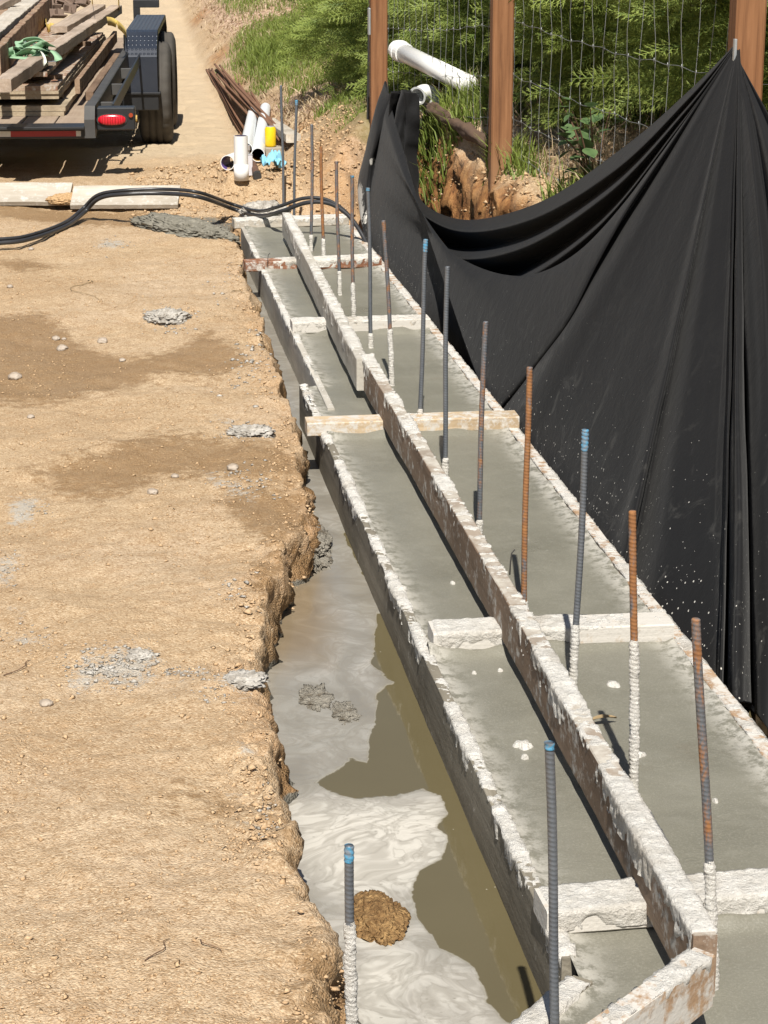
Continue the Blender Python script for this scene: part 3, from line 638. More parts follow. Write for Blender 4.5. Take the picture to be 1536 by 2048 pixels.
def xl_near(Y): return .700 - (Y - 2.95) * .0015 
def build_footing():
    A = np.array(atz(1165, 1955)); B = np.array(atz(1060, 2048)); dirv = (B - A) / np.linalg.norm(B - A)
    ys = np.concatenate([np.linspace(1.2, 2.868, 130), np.geomspace(2.872, 10.46, 420)]); s = np.linspace(0, 1, 120)
    xmin = np.minimum(A[0] + (ys - A[1]) / dirv[1] * dirv[0] + .012, np.where(ys < 6.95, .706 - (ys - 2.93) * .0042, .742))
    X = xmin[:, None] + s[None] * (1.262 - xmin[:, None]); Y = np.repeat(ys[:, None], len(s), 1)
    z = -.010 + .0035 * fb2(X * 5, Y * 5, 3, 3) + .0012 * fb2(X * 30, Y * 16, 3, 4)
    bars = np.array([3.075, 4.388, 6.325, 7.885, 9.25, 10.43])
    for b in bars:                                              # concrete banked against each spreader
        z += .026 * np.exp(-((Y - (b - .050)) / .020) ** 2) * np.clip(.6 + .9 * fb2(X * 9, Y * 0 + b, 2, 8), 0, 1)
        z += .010 * np.exp(-((Y - (b + .06)) / .03) ** 2) * np.clip(.3 + fb2(X * 12, Y * 0 + b, 2, 9), 0, 1)
    e = np.minimum(X - xmin[:, None], 1.262 - X); z += .007 * np.exp(-(e / .03) ** 2) * (1 + fb2(X * 30, Y * 14, 2, 12))
    edge = np.exp(-(e / .045) ** 2)
    V = np.stack([X, Y, z], -1).reshape(-1, 3); nr, nc = X.shape; Fc = grid_faces(nr, nc)
    me = mesh("concrete_footing", V, Fc, True, dict(edge=edge))
    o = link("concrete_footing", me, M['wet_concrete'])
    m = MB(); m.box((.735, 2.9, -.30), (1.255, 10.44, -.06))
    k = m.obj("footing_body", M['wet_concrete'], o)
    for (px, py, r_) in ((1046, 1487, .017), (1226, 1367, .014), (1277, 1508, .015), (1050, 1512, .007), (1430, 1600, .006), (905, 1165, .006), (1000, 1340, .007), (948, 1345, .006)):
        p = atz(px, py, -.006); a = np.linspace(0, 2 * np.pi, 28, endpoint=False); rr_ = r_ * (1 + .35 * vn2(a * 1.3 + px, a * 0 + py, 5)); Vs = [(p[0], p[1], -.0015)] + [(p[0] + q * math.cos(t), p[1] + q * math.sin(t) * 1.2, -.004) for q, t in zip(rr_ * .7, a)] + [(p[0] + q * math.cos(t), p[1] + q * math.sin(t) * 1.2, -.014) for q, t in zip(rr_, a)]
        Fs = [(0, 1 + i, 1 + (i + 1) % 28) for i in range(28)] + [(1 + i, 29 + i, 29 + (i + 1) % 28, 1 + (i + 1) % 28) for i in range(28)]
        link("cement_splash", mesh("cement_splash", Vs, Fs), M['cement_crust'], o)
    tag(o, "long strip of fresh grey green concrete poured between the form boards", "concrete footing")
    # outer form boards, left near and left far
    b, L = board("form_board", (.703, 2.93, -.33), (.686, 6.97, -.33), .023, .33, M['wood_form'])
    tag(b, "dark wet form board beside the olive water, near end, white cement along its top", "form board", "form boards along the footing")
    crust(b, L, .023, .33, .0125, .72, .10, .12, freq=40, ds=.0045, cov_fn=lambda xs: .66 + .30 * vn2(xs * 5, xs * 0, 61) + .2 * vn2(xs * 14, xs * 0, 62))
    drip_rng = np.random.default_rng(5)
    b, L = board("form_board", (.744, 6.62, -.33), (.736, 10.42, -.33), .023, .33, M['wood_form_pale'])
    tag(b, "paler form board beside the narrow far end of the trench water", "form board", "form boards along the footing")
    crust(b, L, .023, .33, .010, .5, .06, .16, ds=.012, freq=26)
    b, L = board("form_board", (1.276, 1.5, -.31), (1.281, 6.02, -.31), .034, .31, M['wood_edge'])
    tag(b, "form board under the hanging black fabric, nearer of the two on that side", "form board", "form boards along the footing")
    crust(b, L, .034, .31, .006, .52, .05, .03, ds=.009, freq=24)
    b, L = board("form_board", (1.281, 6.05, -.31), (1.272, 10.40, -.31), .034, .31, M['wood_edge'])
    tag(b, "form board under the black fabric swags, farther of the two on that side", "form board", "form boards along the footing")
    crust(b, L, .034, .31, .006, .55, .05, .03, ds=.012, freq=24)
    # the short leg that turns towards the lower left corner
    n = np.array([-dirv[1], dirv[0], 0]); P0 = A + dirv * .0; P1 = A + dirv * 1.2
    b, L = board("form_board", (P0[0], P0[1], -.33), (P1[0], P1[1], -.33), .036, .33, M['wood_form'])
    tag(b, "short form board turning off at an angle at the bottom edge, top caked white", "form board", "form boards along the footing")
    crust(b, L, .036, .33, .012, .9, .12, .10)
    # spreaders laid flat across the forms
    data = [(.685, 1.42, 3.062, 3.09, 'wood_crossbar', .90, "nearest spreader board, thickly caked in white cement, brown end grain showing at left", 0),
            (.715, 1.265, 4.392, 4.384, 'wood_crossbar', .78, "second nearest spreader, white lumpy cement on its left half and bare wood at right", 1),
            (.632, 1.300, 6.330, 6.322, 'wood_clean', .45, "longest spreader board with both pale clean ends overhanging the forms", 2),
            (.735, 1.268, 7.885, 7.89, 'wood_crossbar', .70, "spreader board with crumbly white left end, just beyond the lapped centre boards", 3),
            (.655, 1.268, 9.235, 9.28, 'wood_red', .55, "spreader board with a reddish brown left end, next to last", 4),
            (.690, 1.268, 10.45, 10.49, 'wood_pale', .75, "farthest spreader board, white topped, under the black hose", 5)]
    for x0, x1, y0, y1, mt, cov, lab, i in data:
        b, L = board("spreader_board", (x0, y0, -.007), (x1, y1, -.007), .089, .043, M[mt])
        tag(b, lab, "spreader board", "spreader boards across the footing")
        fn = {0: None, 1: lambda xs: .95 - .62 * sst(.20, .45, xs) + .25 * np.exp(-((xs - .3) / .05) ** 2), 2: lambda xs: .05 + .42 * np.exp(-((xs - .33) / .16) ** 2), 4: lambda xs: .22 + .72 * sst(.08, .2, xs), 3: lambda xs: .9 - .35 * sst(.1, .3, xs)}.get(i)
        crust(b, L, .089, .043, .0085, cov, .8, .9, ds=.0045 if i < 3 else .008, cov_fn=fn)
    # centre boards on edge, raised on the spreaders
    ctr = [((.869, 2.745, .020), (.886, 4.262, .020), 'wood_centre', "nearest centre board on edge, heavily caked, joined to the angled board", lambda xs: 1.0 - .42 * sst(.3, .6, xs) + .30 * vn2(xs * 6, xs * 0, 3)),
           ((.887, 4.268, .020), (.888, 6.83, .020), 'wood_centre', "middle centre board on edge, brown side showing between white cement patches", lambda xs: .52 + .40 * vn2(xs * 6.2, xs * 0, 33)),
           ((.865, 6.76, .020), (.917, 10.02, .020), 'wood_form_pale', "farthest centre board on edge, pale grey, running up to the black hose", lambda xs: .62 + .2 * vn2(xs * 3, xs * 0, 43))]
    for p0, p1, mt, lab, fn in ctr:
        b, L = board("keyway_board", p0, p1, .038, .108, M[mt]); tag(b, lab, "centre board", "boards down the middle of the footing")
        crust(b, L, .038, .108, .0095, .5, .75, .5, ds=.0042 if p0[1] < 6 else .009, cov_fn=fn)
    q0 = np.array(atz(1408, 1905, .127)); q1 = np.array(atz(1200, 2050, .127)); u = (q1 - q0) / np.linalg.norm(q1 - q0); q1 = q0 + u * 1.3; nn = np.array([-u[1], u[0], 0]) * .019
    b, L = board("keyway_board", (q0[0], q0[1], .041), (q1[0], q1[1], .041), .038, .088, M['wood_edge'])
    tag(b, "angled board on edge at the bottom corner, orange brown wood with cement along its top", "centre board", "boards down the middle of the footing")
    crust(b, L, .038, .088, .010, .5, .25, .25, cov_fn=lambda xs: .80 - .62 * sst(.1, .32, xs))
build_footing()

# ------------------------------------------------------------------ vertical dowels
def build_rebar():
    def dowel(base, lean, h, mat, label, coat=0.0, tip=False, coat0=0.0):
        wig = lambda q: .003 * np.sin(q * 7 + base[1] * 9) * np.sin(q * 3.1)
        r0 = .0064; near = base[1] < 7; n = 12 if near else 8; dz = .0016 if near else .003
        z = np.arange(0, h, dz); m = len(z); a = np.arange(n) * 2 * np.pi / n
        rib = np.clip(np.cos(2 * np.pi * z[:, None] / .0076 + a[None] * 1.0) - .35, 0, 1) / .65
        lon = np.exp(-((np.cos(a)[None] ** 2 - 1) / .05) ** 2)
        R = r0 + .0010 * np.maximum(rib, lon * .7); R = R * np.where(z[:, None] > h - .002, .8, 1.0)
        V = np.stack([R * np.cos(a), R * np.sin(a), np.repeat(z[:, None], n, 1)], -1); V[..., 0] += lean[0] * z[:, None] / h + wig(z[:, None]); V[..., 1] += lean[1] * z[:, None] / h
        Fc = [tuple(q) for q in grid_faces(m, n, True)] + [tuple(range(n))[::-1], tuple(range((m - 1) * n, m * n))]
        o = link("rebar_dowel", mesh("rebar_dowel", V.reshape(-1, 3), Fc), M[mat], loc=base)
        tag(o, label, "rebar dowel", "upright rebar dowels along the footing")
        def sleeve(name, za, zb, mt, th, amp, fr):
            zz = np.arange(za, zb, .0025); nn = 14; aa = np.arange(nn) * 2 * np.pi / nn; _seed[0] += 3
            Zg = np.repeat(zz[:, None], nn, 1); Cg = np.cos(aa)[None] * np.ones_like(Zg); Sg = np.sin(aa)[None] * np.ones_like(Zg)
            f = fb3(Cg * 1.2 + 4, Sg * 1.2, Zg * fr, 3, _seed[0]); fd_ = min(.02, (zb - za) * .12); fade = sst(0, fd_, zz - za) * sst(0, fd_ * 1.2, zb - zz + (.003 if name == 'paint_tip' else 0))
            rr = r0 + .0006 + (th + amp * f + .0008 * np.cos(2 * np.pi * Zg / .0088 + aa[None])) * fade[:, None] - (1 - fade[:, None]) * .003
            Vv = np.stack([rr * np.cos(aa) + lean[0] * Zg / h + wig(Zg), rr * np.sin(aa) + lean[1] * Zg / h, Zg], -1).reshape(-1, 3)
            link(name, mesh(name, Vv, grid_faces(len(zz), nn, True)), M[mt], o)
        if coat > 0: sleeve("cement_coating", coat0, coat, "cement_crust", .0022, .0028, 70)
        if coat0 == 0 and base[1] < 9 and base[2] > -.1:          # little collar of cement where it enters
            pass
        if tip: sleeve("paint_tip", h - tip, h + .0005, "blue_paint", .0004, .0002, 30)
    B = -.03
    rows = [((567, 405), (563, 170), 'bar_steel', 0, 0, "farthest rebar dowel, tall and dark, standing beyond the end of the footing"),
            ((588, 425), (592, 200), 'bar_steel', 0, .03, "leaning far rebar dowel with a small blue tip, second from the far end"),
            ((622, 500), (624, 248), 'bar_mixed', .08, 0, "rebar dowel third from the far end, slightly rusty"),
            ((648, 525), (642, 292), 'bar_rust', .12, 0, "rust brown rebar dowel, fourth from the far end"),
            ((680, 585), (673, 322), 'bar_mixed', .10, 0, "brownish rebar dowel, fifth from the far end"),
            ((708, 640), (703, 350), 'bar_mixed', .16, .012, "half rusty rebar dowel by the swag of hose, sixth from the far end"),
            ((742, 690), (736, 375), 'bar_steel', .05, .014, "dark rebar dowel in front of the hanging fabric strand, seventh from the far end"),
            ((785, 765), (768, 440), 'bar_mixed', .20, 0, "leaning rebar dowel with a long cement coated foot near the lapped centre boards"),
            ((838, 850), (853, 478), 'bar_steel', .06, .045, "right leaning grey rebar dowel with a bright blue tip, before the black swags"),
            ((890, 945), (895, 532), 'bar_steel', .05, 0, "clean dark grey rebar dowel between the blue tipped bar and the longest spreader's middle"),
            ((958, 1065), (970, 642), 'bar_mixed', .04, 0, "rebar dowel with a brown upper half just in front of the longest spreader's right end"),
            ((1048, 1215), (1057, 733), 'bar_rust', .02, 0, "orange rusty rebar dowel standing alone, rust bright at its foot"),
            ((1145, 1370), (1171, 858), 'bar_steel', .15, .05, "leaning grey rebar dowel with blue painted tip and cement coated foot in the near half"),
            ((1268, 1575), (1268, 1020), 'bar_rust', .31, 0, "rusty rebar dowel with its lower half thickly wrapped in white cement"),
            ((1430, 1965), (1395, 1235), 'bar_mixed', .22, 0, "tall rebar dowel with orange rust band and white foot at the boards' corner"),]
    for b, t, mt, coat, tip, lab in rows:
        P = atz(*b, 0.0); d = _ray(*t); T = _c + d * (P[1] / d[1]); h = T[2] + .0
        dowel((P[0], P[1], B), (T[0] - P[0], 0.0), h - B, mt, lab, coat - B if coat else 0, tip, 0.0)
    P = atz(1112, 2062); d = _ray(1097, 1485); T = _c + d * (P[1] / d[1])
    dowel((P[0], P[1], B), (T[0] - P[0], 0), T[2] - B, 'bar_steel', "blue grey rebar dowel at the bottom corner, in front of the angled boards", 0, .012)
    P = aty(700, 2048, 2.85); d = _ray(702, 1690); T = _c + d * (2.85 / d[1])
    dowel((P[0], P[1], -.36), ((T[0] - P[0]), 0), T[2] + .36, 'bar_steel', "nearest rebar dowel rising from the milky water, blue tip, foot wrapped in cement", T[2] + .36 - .115, .03, 0.0)
build_rebar()

# ------------------------------------------------------------------ black fabric
def build_fabric():
    # ribs run from the pin on the post; each rib has seven stations (photo position, sideways distance)
    R = [
     [(1472, 88, 1.690), (1380, 180, 1.66), (1250, 292, 1.62), (1080, 404, 1.57), (930, 440, 1.52), (842, 400, 1.50), (831, 326, 1.52), (834, 268, 1.54), (833, 190, 1.545)],
     [(1471, 90, 1.686), (1375, 200, 1.615), (1230, 340, 1.545), (1060, 440, 1.49), (915, 462, 1.455), (826, 408, 1.445), (818, 326, 1.47), (820, 260, 1.50), (822, 182, 1.515)],
     [(1471, 92, 1.684), (1372, 212, 1.64), (1222, 365, 1.585), (1050, 474, 1.55), (905, 491, 1.525), (815, 422, 1.51), (810, 326, 1.52), (812, 258, 1.535), (814, 180, 1.53)],
     [(1471, 93, 1.682), (1368, 226, 1.60), (1212, 392, 1.52), (1035, 500, 1.43), (893, 510, 1.39), (800, 430, 1.405), (797, 326, 1.445), (800, 256, 1.48), (806, 180, 1.505)],
     [(1471, 95, 1.681), (1364, 238, 1.625), (1203, 432, 1.58), (1026, 548, 1.53), (888, 562, 1.505), (789, 440, 1.46), (783, 326, 1.475), (787, 255, 1.50), (798, 181, 1.52)],
     [(1470, 97, 1.679), (1358, 255, 1.59), (1190, 460, 1.485), (1008, 580, 1.385), (876, 590, 1.345), (776, 480, 1.36), (769, 340, 1.41), (776, 252, 1.46), (791, 184, 1.50)],
     [(1470, 98, 1.678), (1352, 272, 1.605), (1178, 495, 1.55), (1000, 655, 1.52), (876, 655, 1.48), (766, 505, 1.41), (757, 345, 1.42), (769, 255, 1.47), (786, 186, 1.51)],
     [(1470, 99, 1.677), (1346, 290, 1.595), (1165, 525, 1.55), (985, 700, 1.48), (872, 690, 1.43), (752, 520, 1.345), (738, 370, 1.375), (760, 262, 1.44), (779, 188, 1.505)],
     [(1470, 100, 1.676), (1338, 310, 1.585), (1150, 548, 1.47), (1000, 715, 1.375), (905, 722, 1.325), (800, 590, 1.30), (728, 400, 1.35), (750, 275, 1.42), (773, 191, 1.50)],
    ]
    # straight ribs end at the form line / water; nine stations by interpolation, (end px, end X, sideways ridge offset)
    ends = [((955, 765), 1.305, -.004), ((985, 800), 1.314, .016), ((1022, 850), 1.306, -.008), ((1062, 905), 1.306, .0), ((1105, 965), 1.307, .003), ((1160, 1035), 1.307, .002), ((1215, 1105), 1.308, -.002), ((1245, 1150), 1.308, -.010), ((1256, 1168), 1.335, .020),
            ((1300, 1215), 1.328, .0), ((1345, 1262), 1.342, .0), ((1395, 1318), 1.356, .0), ((1432, 1356), 1.366, -.002), ((1442, 1374), 1.385, -.03), ((1449, 1388), 1.455, .05), ((1456, 1398), 1.40, -.035), ((1478, 1402), 1.385, -.05), ((1500, 1408), 1.42, -.02),
            ((1508, 1420), 1.47, .05), ((1518, 1430), 1.43, -.025), ((1560, 1465), 1.44, -.02), ((1620, 1530), 1.47, .02), ((1700, 1620), 1.46, -.02), ((1800, 1740), 1.52, .02), ((1900, 1860), 1.50, -.02)]
    pin = (1471, 100)
    for i, ((ex, ey), eX, off) in enumerate(ends):
        row = []
        px = 1470 + .5 * i
        for k in range(9):
            t = k / 8; s = t
            bow = math.sin(math.pi * t)
            x = px + (ex - px) * s; y = 100 + (ey - 100) * s + (22 if i < 7 else 4) * bow * (1 - i / 10 if i < 10 else 0)
            if 12 <= i <= 18: x += 0
            if i >= 20: x = px + (ex - px) * (1 - (1 - s) ** 1.7); y = 100 + i * 1.2 + (ey - 100) * s ** 1.15
            X = 1.676 + (eX - 1.676) * s ** 1.05 + off * (t if i < 12 else min(1, t * 1.6)) * 1.2
            row.append((x, y, X))
        R.append(row)
    R = [[(x, y, X + .165 * (1 - k / 8) ** 1.35) for k, (x, y, X) in enumerate(row)] for row in R]    # the pin stands on the near post's face
    P = np.array([[atx(*p) for p in row] for row in R])             # rib, station, xyz
    m = 220; n_sub = 12
    P = np.array([catmull(r, m) for r in P])                        # rib, m, 3
    k = len(P); nn = (k - 1) * n_sub + 1
    V = np.stack([catmull(P[:, j], nn) for j in range(m)], 1)       # nn, m, 3
    t = np.linspace(0, 1, m)[None, :]; u = np.linspace(0, k - 1, nn)[:, None]
    # fine creases, fading towards the pin
    f = fb2(u * 1.4 + 3, t * 3, 3, 31); calm = 1 - .8 * sst(8.5, 10, u) * (1 - sst(19, 21, u)); V[..., 0] += .005 * f * sst(.03, .3, t) * calm + .004 * fb2(u * .35, t * 4, 3, 33) * sst(.1, .4, t)
    fine = vn2(u * 3.2, t * 1.6 + u * .2, 37); V[..., 0] += .003 * fine * sst(.05, .4, t) * calm
    st_ = sst(.58, .72, t) * sst(9.5, 7.5, u)
    V[..., 0] += st_ * (.030 * fb2(u * 1.3 + 9, t * 5, 3, 41) + .014 * np.sin(u * 5 + 2.5 * fb2(u * .5, t * 3, 2, 44)))
    V[..., 1] += st_ * .05 * fb2(u * 1.1 + 4, t * 6, 3, 47)
    z = V[..., 2]; Y = V[..., 1]
    spat = np.clip(1.15 - (z + .12) / .62, 0, 1) ** 1.3 * sst(6, 11, u)
    spat = np.maximum(spat, .75 * sst(7.5, 5.5, u) * 0)
    strand = (u > 4.5) & (u < 9) & (t > .62)
    spat = np.where(strand, np.maximum(spat, np.clip(.9 - (z - .0) / .35, 0, 1) * .9), spat)
    smear = np.zeros_like(z)
    for (px, py, X, rad, a) in ((708, 402, 1.35, .10, 1.05), (757, 322, 1.38, .04, .85), (695, 428, 1.33, .08, 1.0), (725, 440, 1.33, .08, .6), (850, 560, 1.36, .05, .35), (1180, 900, 1.34, .12, .28), (1300, 1100, 1.36, .2, .16)):
        qv = V.reshape(-1, 3) - _c; dz_ = qv @ _f; pxx = CX + F_PX * (qv @ _r) / dz_; pyy = CY - F_PX * (qv @ _u) / dz_; jj = np.argmin((pxx - px) ** 2 + (pyy - py) ** 2 + 40 * dz_); q = V.reshape(-1, 3)[jj]; smear = np.maximum(smear, a * np.exp(-(((V[..., 1] - q[1]) / (rad * 1.6)) ** 2 + ((V[..., 2] - q[2]) / rad) ** 2)))
    me = mesh("black_fabric", V.reshape(-1, 3), grid_faces(nn, m), True, dict(spat=spat, smear=smear))
    o = link("black_fabric", me, M['black_fabric'])
    so_ = o.modifiers.new("thickness", 'SOLIDIFY'); so_.thickness = .0025; so_.offset = 0
    tag(o, "black fabric sheet pinned to the near post and draped in swags to the far post", "fabric sheet")
    # white scum line where the cloth meets the strip of water is in the water; the metal clip that holds it
    q = atx(1471, 95, 1.838); cl = MB()
    cl.box((-.004, -.010, -.035), (.004, .006, .035), .001); cl.box((-.004, -.03, -.040), (.004, .03, -.033), .001)
    c = cl.obj("fabric_clip", M['galvanised'], None, loc=(q[0] - .006, q[1] - .012, q[2] - .01)); tag(c, "small shiny metal clip pinning the black fabric to the near post", "metal clip")
build_fabric()

# ------------------------------------------------------------------ fence
FP = [(1.547, 11.37), (1.716, 8.80), (1.908, 6.06), (2.09, 3.5)]
def build_fence():
    labs = ["orange brown wooden fence post behind the hanging black strand, steel plates on its side", "orange brown wooden fence post standing alone in the middle of the wire fence", "nearest orange brown wooden fence post, pinned with the black fabric", None]
    for (x, y), lab in zip(FP, labs):
        if lab is None: continue
        z0 = gz(x, y) - .12
        m = MB(); m.box((-.0445, -.0445, 0), (.0445, .0445, 2.4), .006)
        p = m.obj("fence_post", M['post_wood'], loc=(x, y, z0)); p.rotation_euler = (0, 0, math.radians(-2))
        tag(p, lab, "fence post", "fence posts")
        if y > 11:
            for zz in (1.03, .33):
                k = MB(); k.box((-.058, -.05, zz - .07), (-.0455, .01, zz + .07), .003); k.obj("steel_plate", M['galvanised'], p)
    # woven wire: one fence, its wires are its pattern
    m = MB()
    pts = [np.array(FP[0]), np.array(FP[1]), np.array(FP[2]), np.array(FP[3])]
    off = .052
    for a, b in zip(pts[:-1], pts[1:]):
        L = np.linalg.norm(b - a); n = int(L / .135); nrm = np.array([-(b - a)[1], (b - a)[0]]) / L
        if nrm[0] < 0: nrm = -nrm
        A = a + nrm * off; Bq = b + nrm * off
        ga, gb = gz(*A) - .0, gz(*Bq) - .0
        for i in range(n + 1):
            t = i / n; q = A + (Bq - A) * t; g0 = ga + (gb - ga) * t
            zz = np.linspace(g0 - .02, g0 + 1.55, 24); ph = random.uniform(0, 6)
            wob = .006 * np.sin(zz * 9 + ph) + .004 * np.sin(zz * 23 + ph * 2)
            d = (Bq - A) / L
            P = np.stack([q[0] + d[0] * wob, q[1] + d[1] * wob + 0 * zz, zz], -1); P[:, 0] += .006 * np.sin(zz * 13 + ph)
            m.tube(P, .0011, 5, False)
        for hgt in (.05, .20, .38, .60, .84, 1.12, 1.40):
            t = np.linspace(0, 1, n * 4 + 1); P = np.stack([A[0] + (Bq[0] - A[0]) * t, A[1] + (Bq[1] - A[1]) * t, ga + (gb - ga) * t + hgt + .0035 * np.sin(t * n * 3.1 + hgt * 20) + .003 * np.sin(t * n * 1.1 + hgt * 9) - .02 * np.sin(np.pi * t)], -1)
            m.tube(P, .0010, 5, False)
            for i in range(n + 1):                              # hinge knots
                q = P[i * 4] if i * 4 < len(P) else P[-1]
                m.tube([q + np.array([0, 0, -.008]), q, q + np.array([0, 0, .008])], [.0012, .0021, .0012], 6, True)
    o = m.obj("wire_fence", M['wire'], None, True); tag(o, "galvanised woven wire fence strung behind the wooden posts", "wire fence")
    # thin dark steel stake beside the far post
    q = aty(738, 255, 11.75); m = MB(); h = 2.0
    m.box((-.014, -.003, -.1), (.014, .003, h), .001); m.box((-.003, .003, -.1), (.003, .026, h), .001)
    s = m.obj("steel_stake", M['iron_dark'], loc=(q[0], q[1], gz(q[0], q[1]))); s.rotation_euler = (0, math.radians(1.2), math.radians(20)); tag(s, "thin dark steel stake left of the far fence post", "steel stake")
build_fence()

# ------------------------------------------------------------------ plants
def spray_mesh(name, centers, axes, scale, mat, rnd, tmpl):
    """many small feathery branchlets in one crown"""
    TV, TF, TT = tmpl; n = len(centers); ax = axes / np.linalg.norm(axes, axis=1)[:, None]
    ref = RNG.normal(size=(n, 3)); b = np.cross(ax, ref); b /= np.linalg.norm(b, axis=1)[:, None]; c = np.cross(ax, b)
    V = centers[:, None] + scale[:, None, None] * (TV[None, :, 0:1] * ax[:, None] + TV[None, :, 1:2] * b[:, None] + TV[None, :, 2:3] * c[:, None])
    Fc = (TF[None] + (np.arange(n) * len(TV))[:, None, None]).reshape(-1, TF.shape[1])
    tip = np.tile(TT, n); r = np.repeat(rnd, len(TV))
    return mesh(name, V.reshape(-1, 3), Fc, False, dict(tip=tip, rnd=r))
def conifer_template():
    V = []; Fc = []; T = []
    def needle(p, d, L, wd, t0, t1):
        p = np.array(p); d = np.array(d) / np.linalg.norm(d); s = np.cross(d, (.2, .3, 1)); s = s / np.linalg.norm(s) * wd
        b = len(V); V.extend([p - s, p + s, p + d * L]); T.extend([t0, t0, t1]); Fc.append((b, b + 1, b + 2))
    rr = random.Random(3)
    for i in range(13):
        x = .05 + .072 * i; s = 1 if i % 2 else -1
        L = .42 * (1 - x * .55)
        d = np.array((.75, s * .75, rr.uniform(-.25, .35))); needle((x, 0, -.12 * x * x), d, L, .015, .0, .55)
        for f_, sg in ((.25, 1), (.42, -1), (.62, 1), (.8, -1)):
            q2 = np.array((x, 0, -.12 * x * x)) + d / np.linalg.norm(d) * L * f_; needle(q2, (.8, s * .35 + sg * .55, rr.uniform(-.2, .25)), L * .34 * (1.2 - f_), .009, .15 + .3 * f_, .7 + .2 * f_)
        q = np.array((x, 0, -.12 * x * x)) + d / np.linalg.norm(d) * L * .45
        needle(q, (.95, s * .25, .3), L * .55, .013, .25, .75); needle(q, (.4, s * .9, -.2), L * .5, .013, .2, .6)
    needle((0, 0, 0), (1, 0, -.05), .62, .015, 0, .3); needle((.55, 0, -.04), (1, 0, -.1), .5, .014, .3, 1.0)
    return np.array(V), np.array(Fc), np.array(T)
CT = conifer_template()
def build_shrubs():
    spec = [((2.16, 14.4, 1.00), (.66, 1.0, .90), 5200, "dark green feathery conifer shrub left of the far fence post"),
            ((2.28, 12.5, 1.15), (.60, .95, .72), 4600, "green conifer shrub rising behind the capped white pipe"),
            ((2.40, 10.7, 1.28), (.62, .95, .66), 4600, "yellow green conifer shrub behind the wire, between far and middle posts"),
            ((2.56, 9.05, 1.42), (.66, .95, .68), 4600, "conifer shrub directly behind the middle fence post"),
            ((2.76, 7.55, 1.40), (.68, .90, .70), 4600, "bushy conifer shrub behind the leafy weed at the wire"),
            ((2.92, 6.10, 1.50), (.70, .90, .72), 4200, "conifer shrub nearest the camera, beside the near post and fabric"),
            ((3.3, 16.3, 1.6), (.95, 1.2, 1.1), 3000, "tall dark conifer at the back, above the grassy bank"),
            ((3.5, 13.0, 1.9), (1.0, 1.5, 1.1), 3000, "tall dark conifer in the back row behind the capped pipe"),
            ((3.7, 10.0, 2.0), (1.0, 1.5, 1.1), 3000, "tall dark conifer in the back row behind the middle post"),
            ((3.9, 7.2, 2.1), (1.0, 1.5, 1.1), 2600, "tall dark conifer in the back row towards the near post")]
    for (c, r, n, lab) in spec:
        n = int(n * 1.6)
        c = np.array(c); r = np.array(r); K = 62
        cd_ = RNG.normal(size=(K, 3)); cd_ /= np.linalg.norm(cd_, axis=1)[:, None]
        cc = cd_ * r * (RNG.uniform(.60, 1.15, K))[:, None]; crn = RNG.uniform(0, 1, K)
        i = RNG.integers(0, K, n); cl = .125 * RNG.normal(size=(n, 3)) * np.array([1, 1.2, .42])
        P = c + cc[i] + cl
        out = cd_[i] * 1.0 + cl * 4 + RNG.normal(size=(n, 3)) * .35 + np.array([-.15, -.1, .15]); out[:, 2] *= .6
        g = ground(P[:, 0], P[:, 1]); keep = (P[:, 2] > g + .05) & (P[:, 0] > np.interp(P[:, 1], [2.9, 6.06, 8.8, 11.37, 13], [2.3, 2.08, 1.88, 1.71, 1.4]))
        P, out, i = P[keep], out[keep], i[keep]
        sc = RNG.uniform(.09, .20, len(P)); rn = np.clip(crn[i] * .7 + RNG.uniform(0, .4, len(P)), 0, 1)
        zz = gz(c[0], c[1]); root = empty("conifer_shrub", (c[0], c[1], zz))
        tag(root, lab, "shrub", "conifer shrubs behind the fence")
        me = spray_mesh("foliage", P - np.array([c[0], c[1], zz]), out, sc, None, rn, CT); link("foliage", me, M['conifer'], root)
        m = MB(); m.tube([(0, 0, -.1), (.03, .02, (c[2] - zz) * .5), (0, .05, c[2] - zz)], [.06, .045, .03], 8)
        for q in range(22):
            e = cc[q] * .95; s0 = np.array((0, 0, max(.05, (c[2] - zz) * .45 + .3 * e[2] / r[2]))); e = e + np.array((0, 0, c[2] - zz)); mid = (s0 + e) / 2 + np.array((0, 0, .06)); m.tube([s0, mid, e], [.018, .011, .004], 5, False)
        m.obj("trunk", M['bark'], root, True)
build_shrubs()

def blades(name, P, h, mat, lean=.5, wd=.004, label=None):
    n = len(P); a = RNG.uniform(0, 2 * np.pi, n); dx = np.cos(a); dy = np.sin(a); ln = RNG.uniform(.1, 1, n) * lean * h
    la = RNG.uniform(0, 2 * np.pi, n); lx = np.cos(la) * ln; ly = np.sin(la) * ln; w_ = wd * RNG.uniform(.6, 1.3, n)
    z3 = np.zeros(n)
    s = np.stack([dx * w_, dy * w_, z3], -1)
    b = P; mid = P + np.stack([lx * .35, ly * .35, h * .6], -1); tp = P + np.stack([lx, ly, h * RNG.uniform(.75, 1, n)], -1)
    V = np.stack([b - s, b + s, mid + s * .8, mid - s * .8, tp], 1).reshape(-1, 3); k = np.arange(n)[:, None] * 5
    Fc = np.concatenate([k + np.array([0, 1, 2]), k + np.array([0, 2, 3]), k + np.array([3, 2, 4])])
    o = link(name, mesh(name, V, Fc, False, dict(tip=np.tile([0, 0, .4, .4, 1.0], n), rnd=np.repeat(RNG.uniform(0, 1, n), 5))), M[mat]); tag(o, label, kind='stuff')
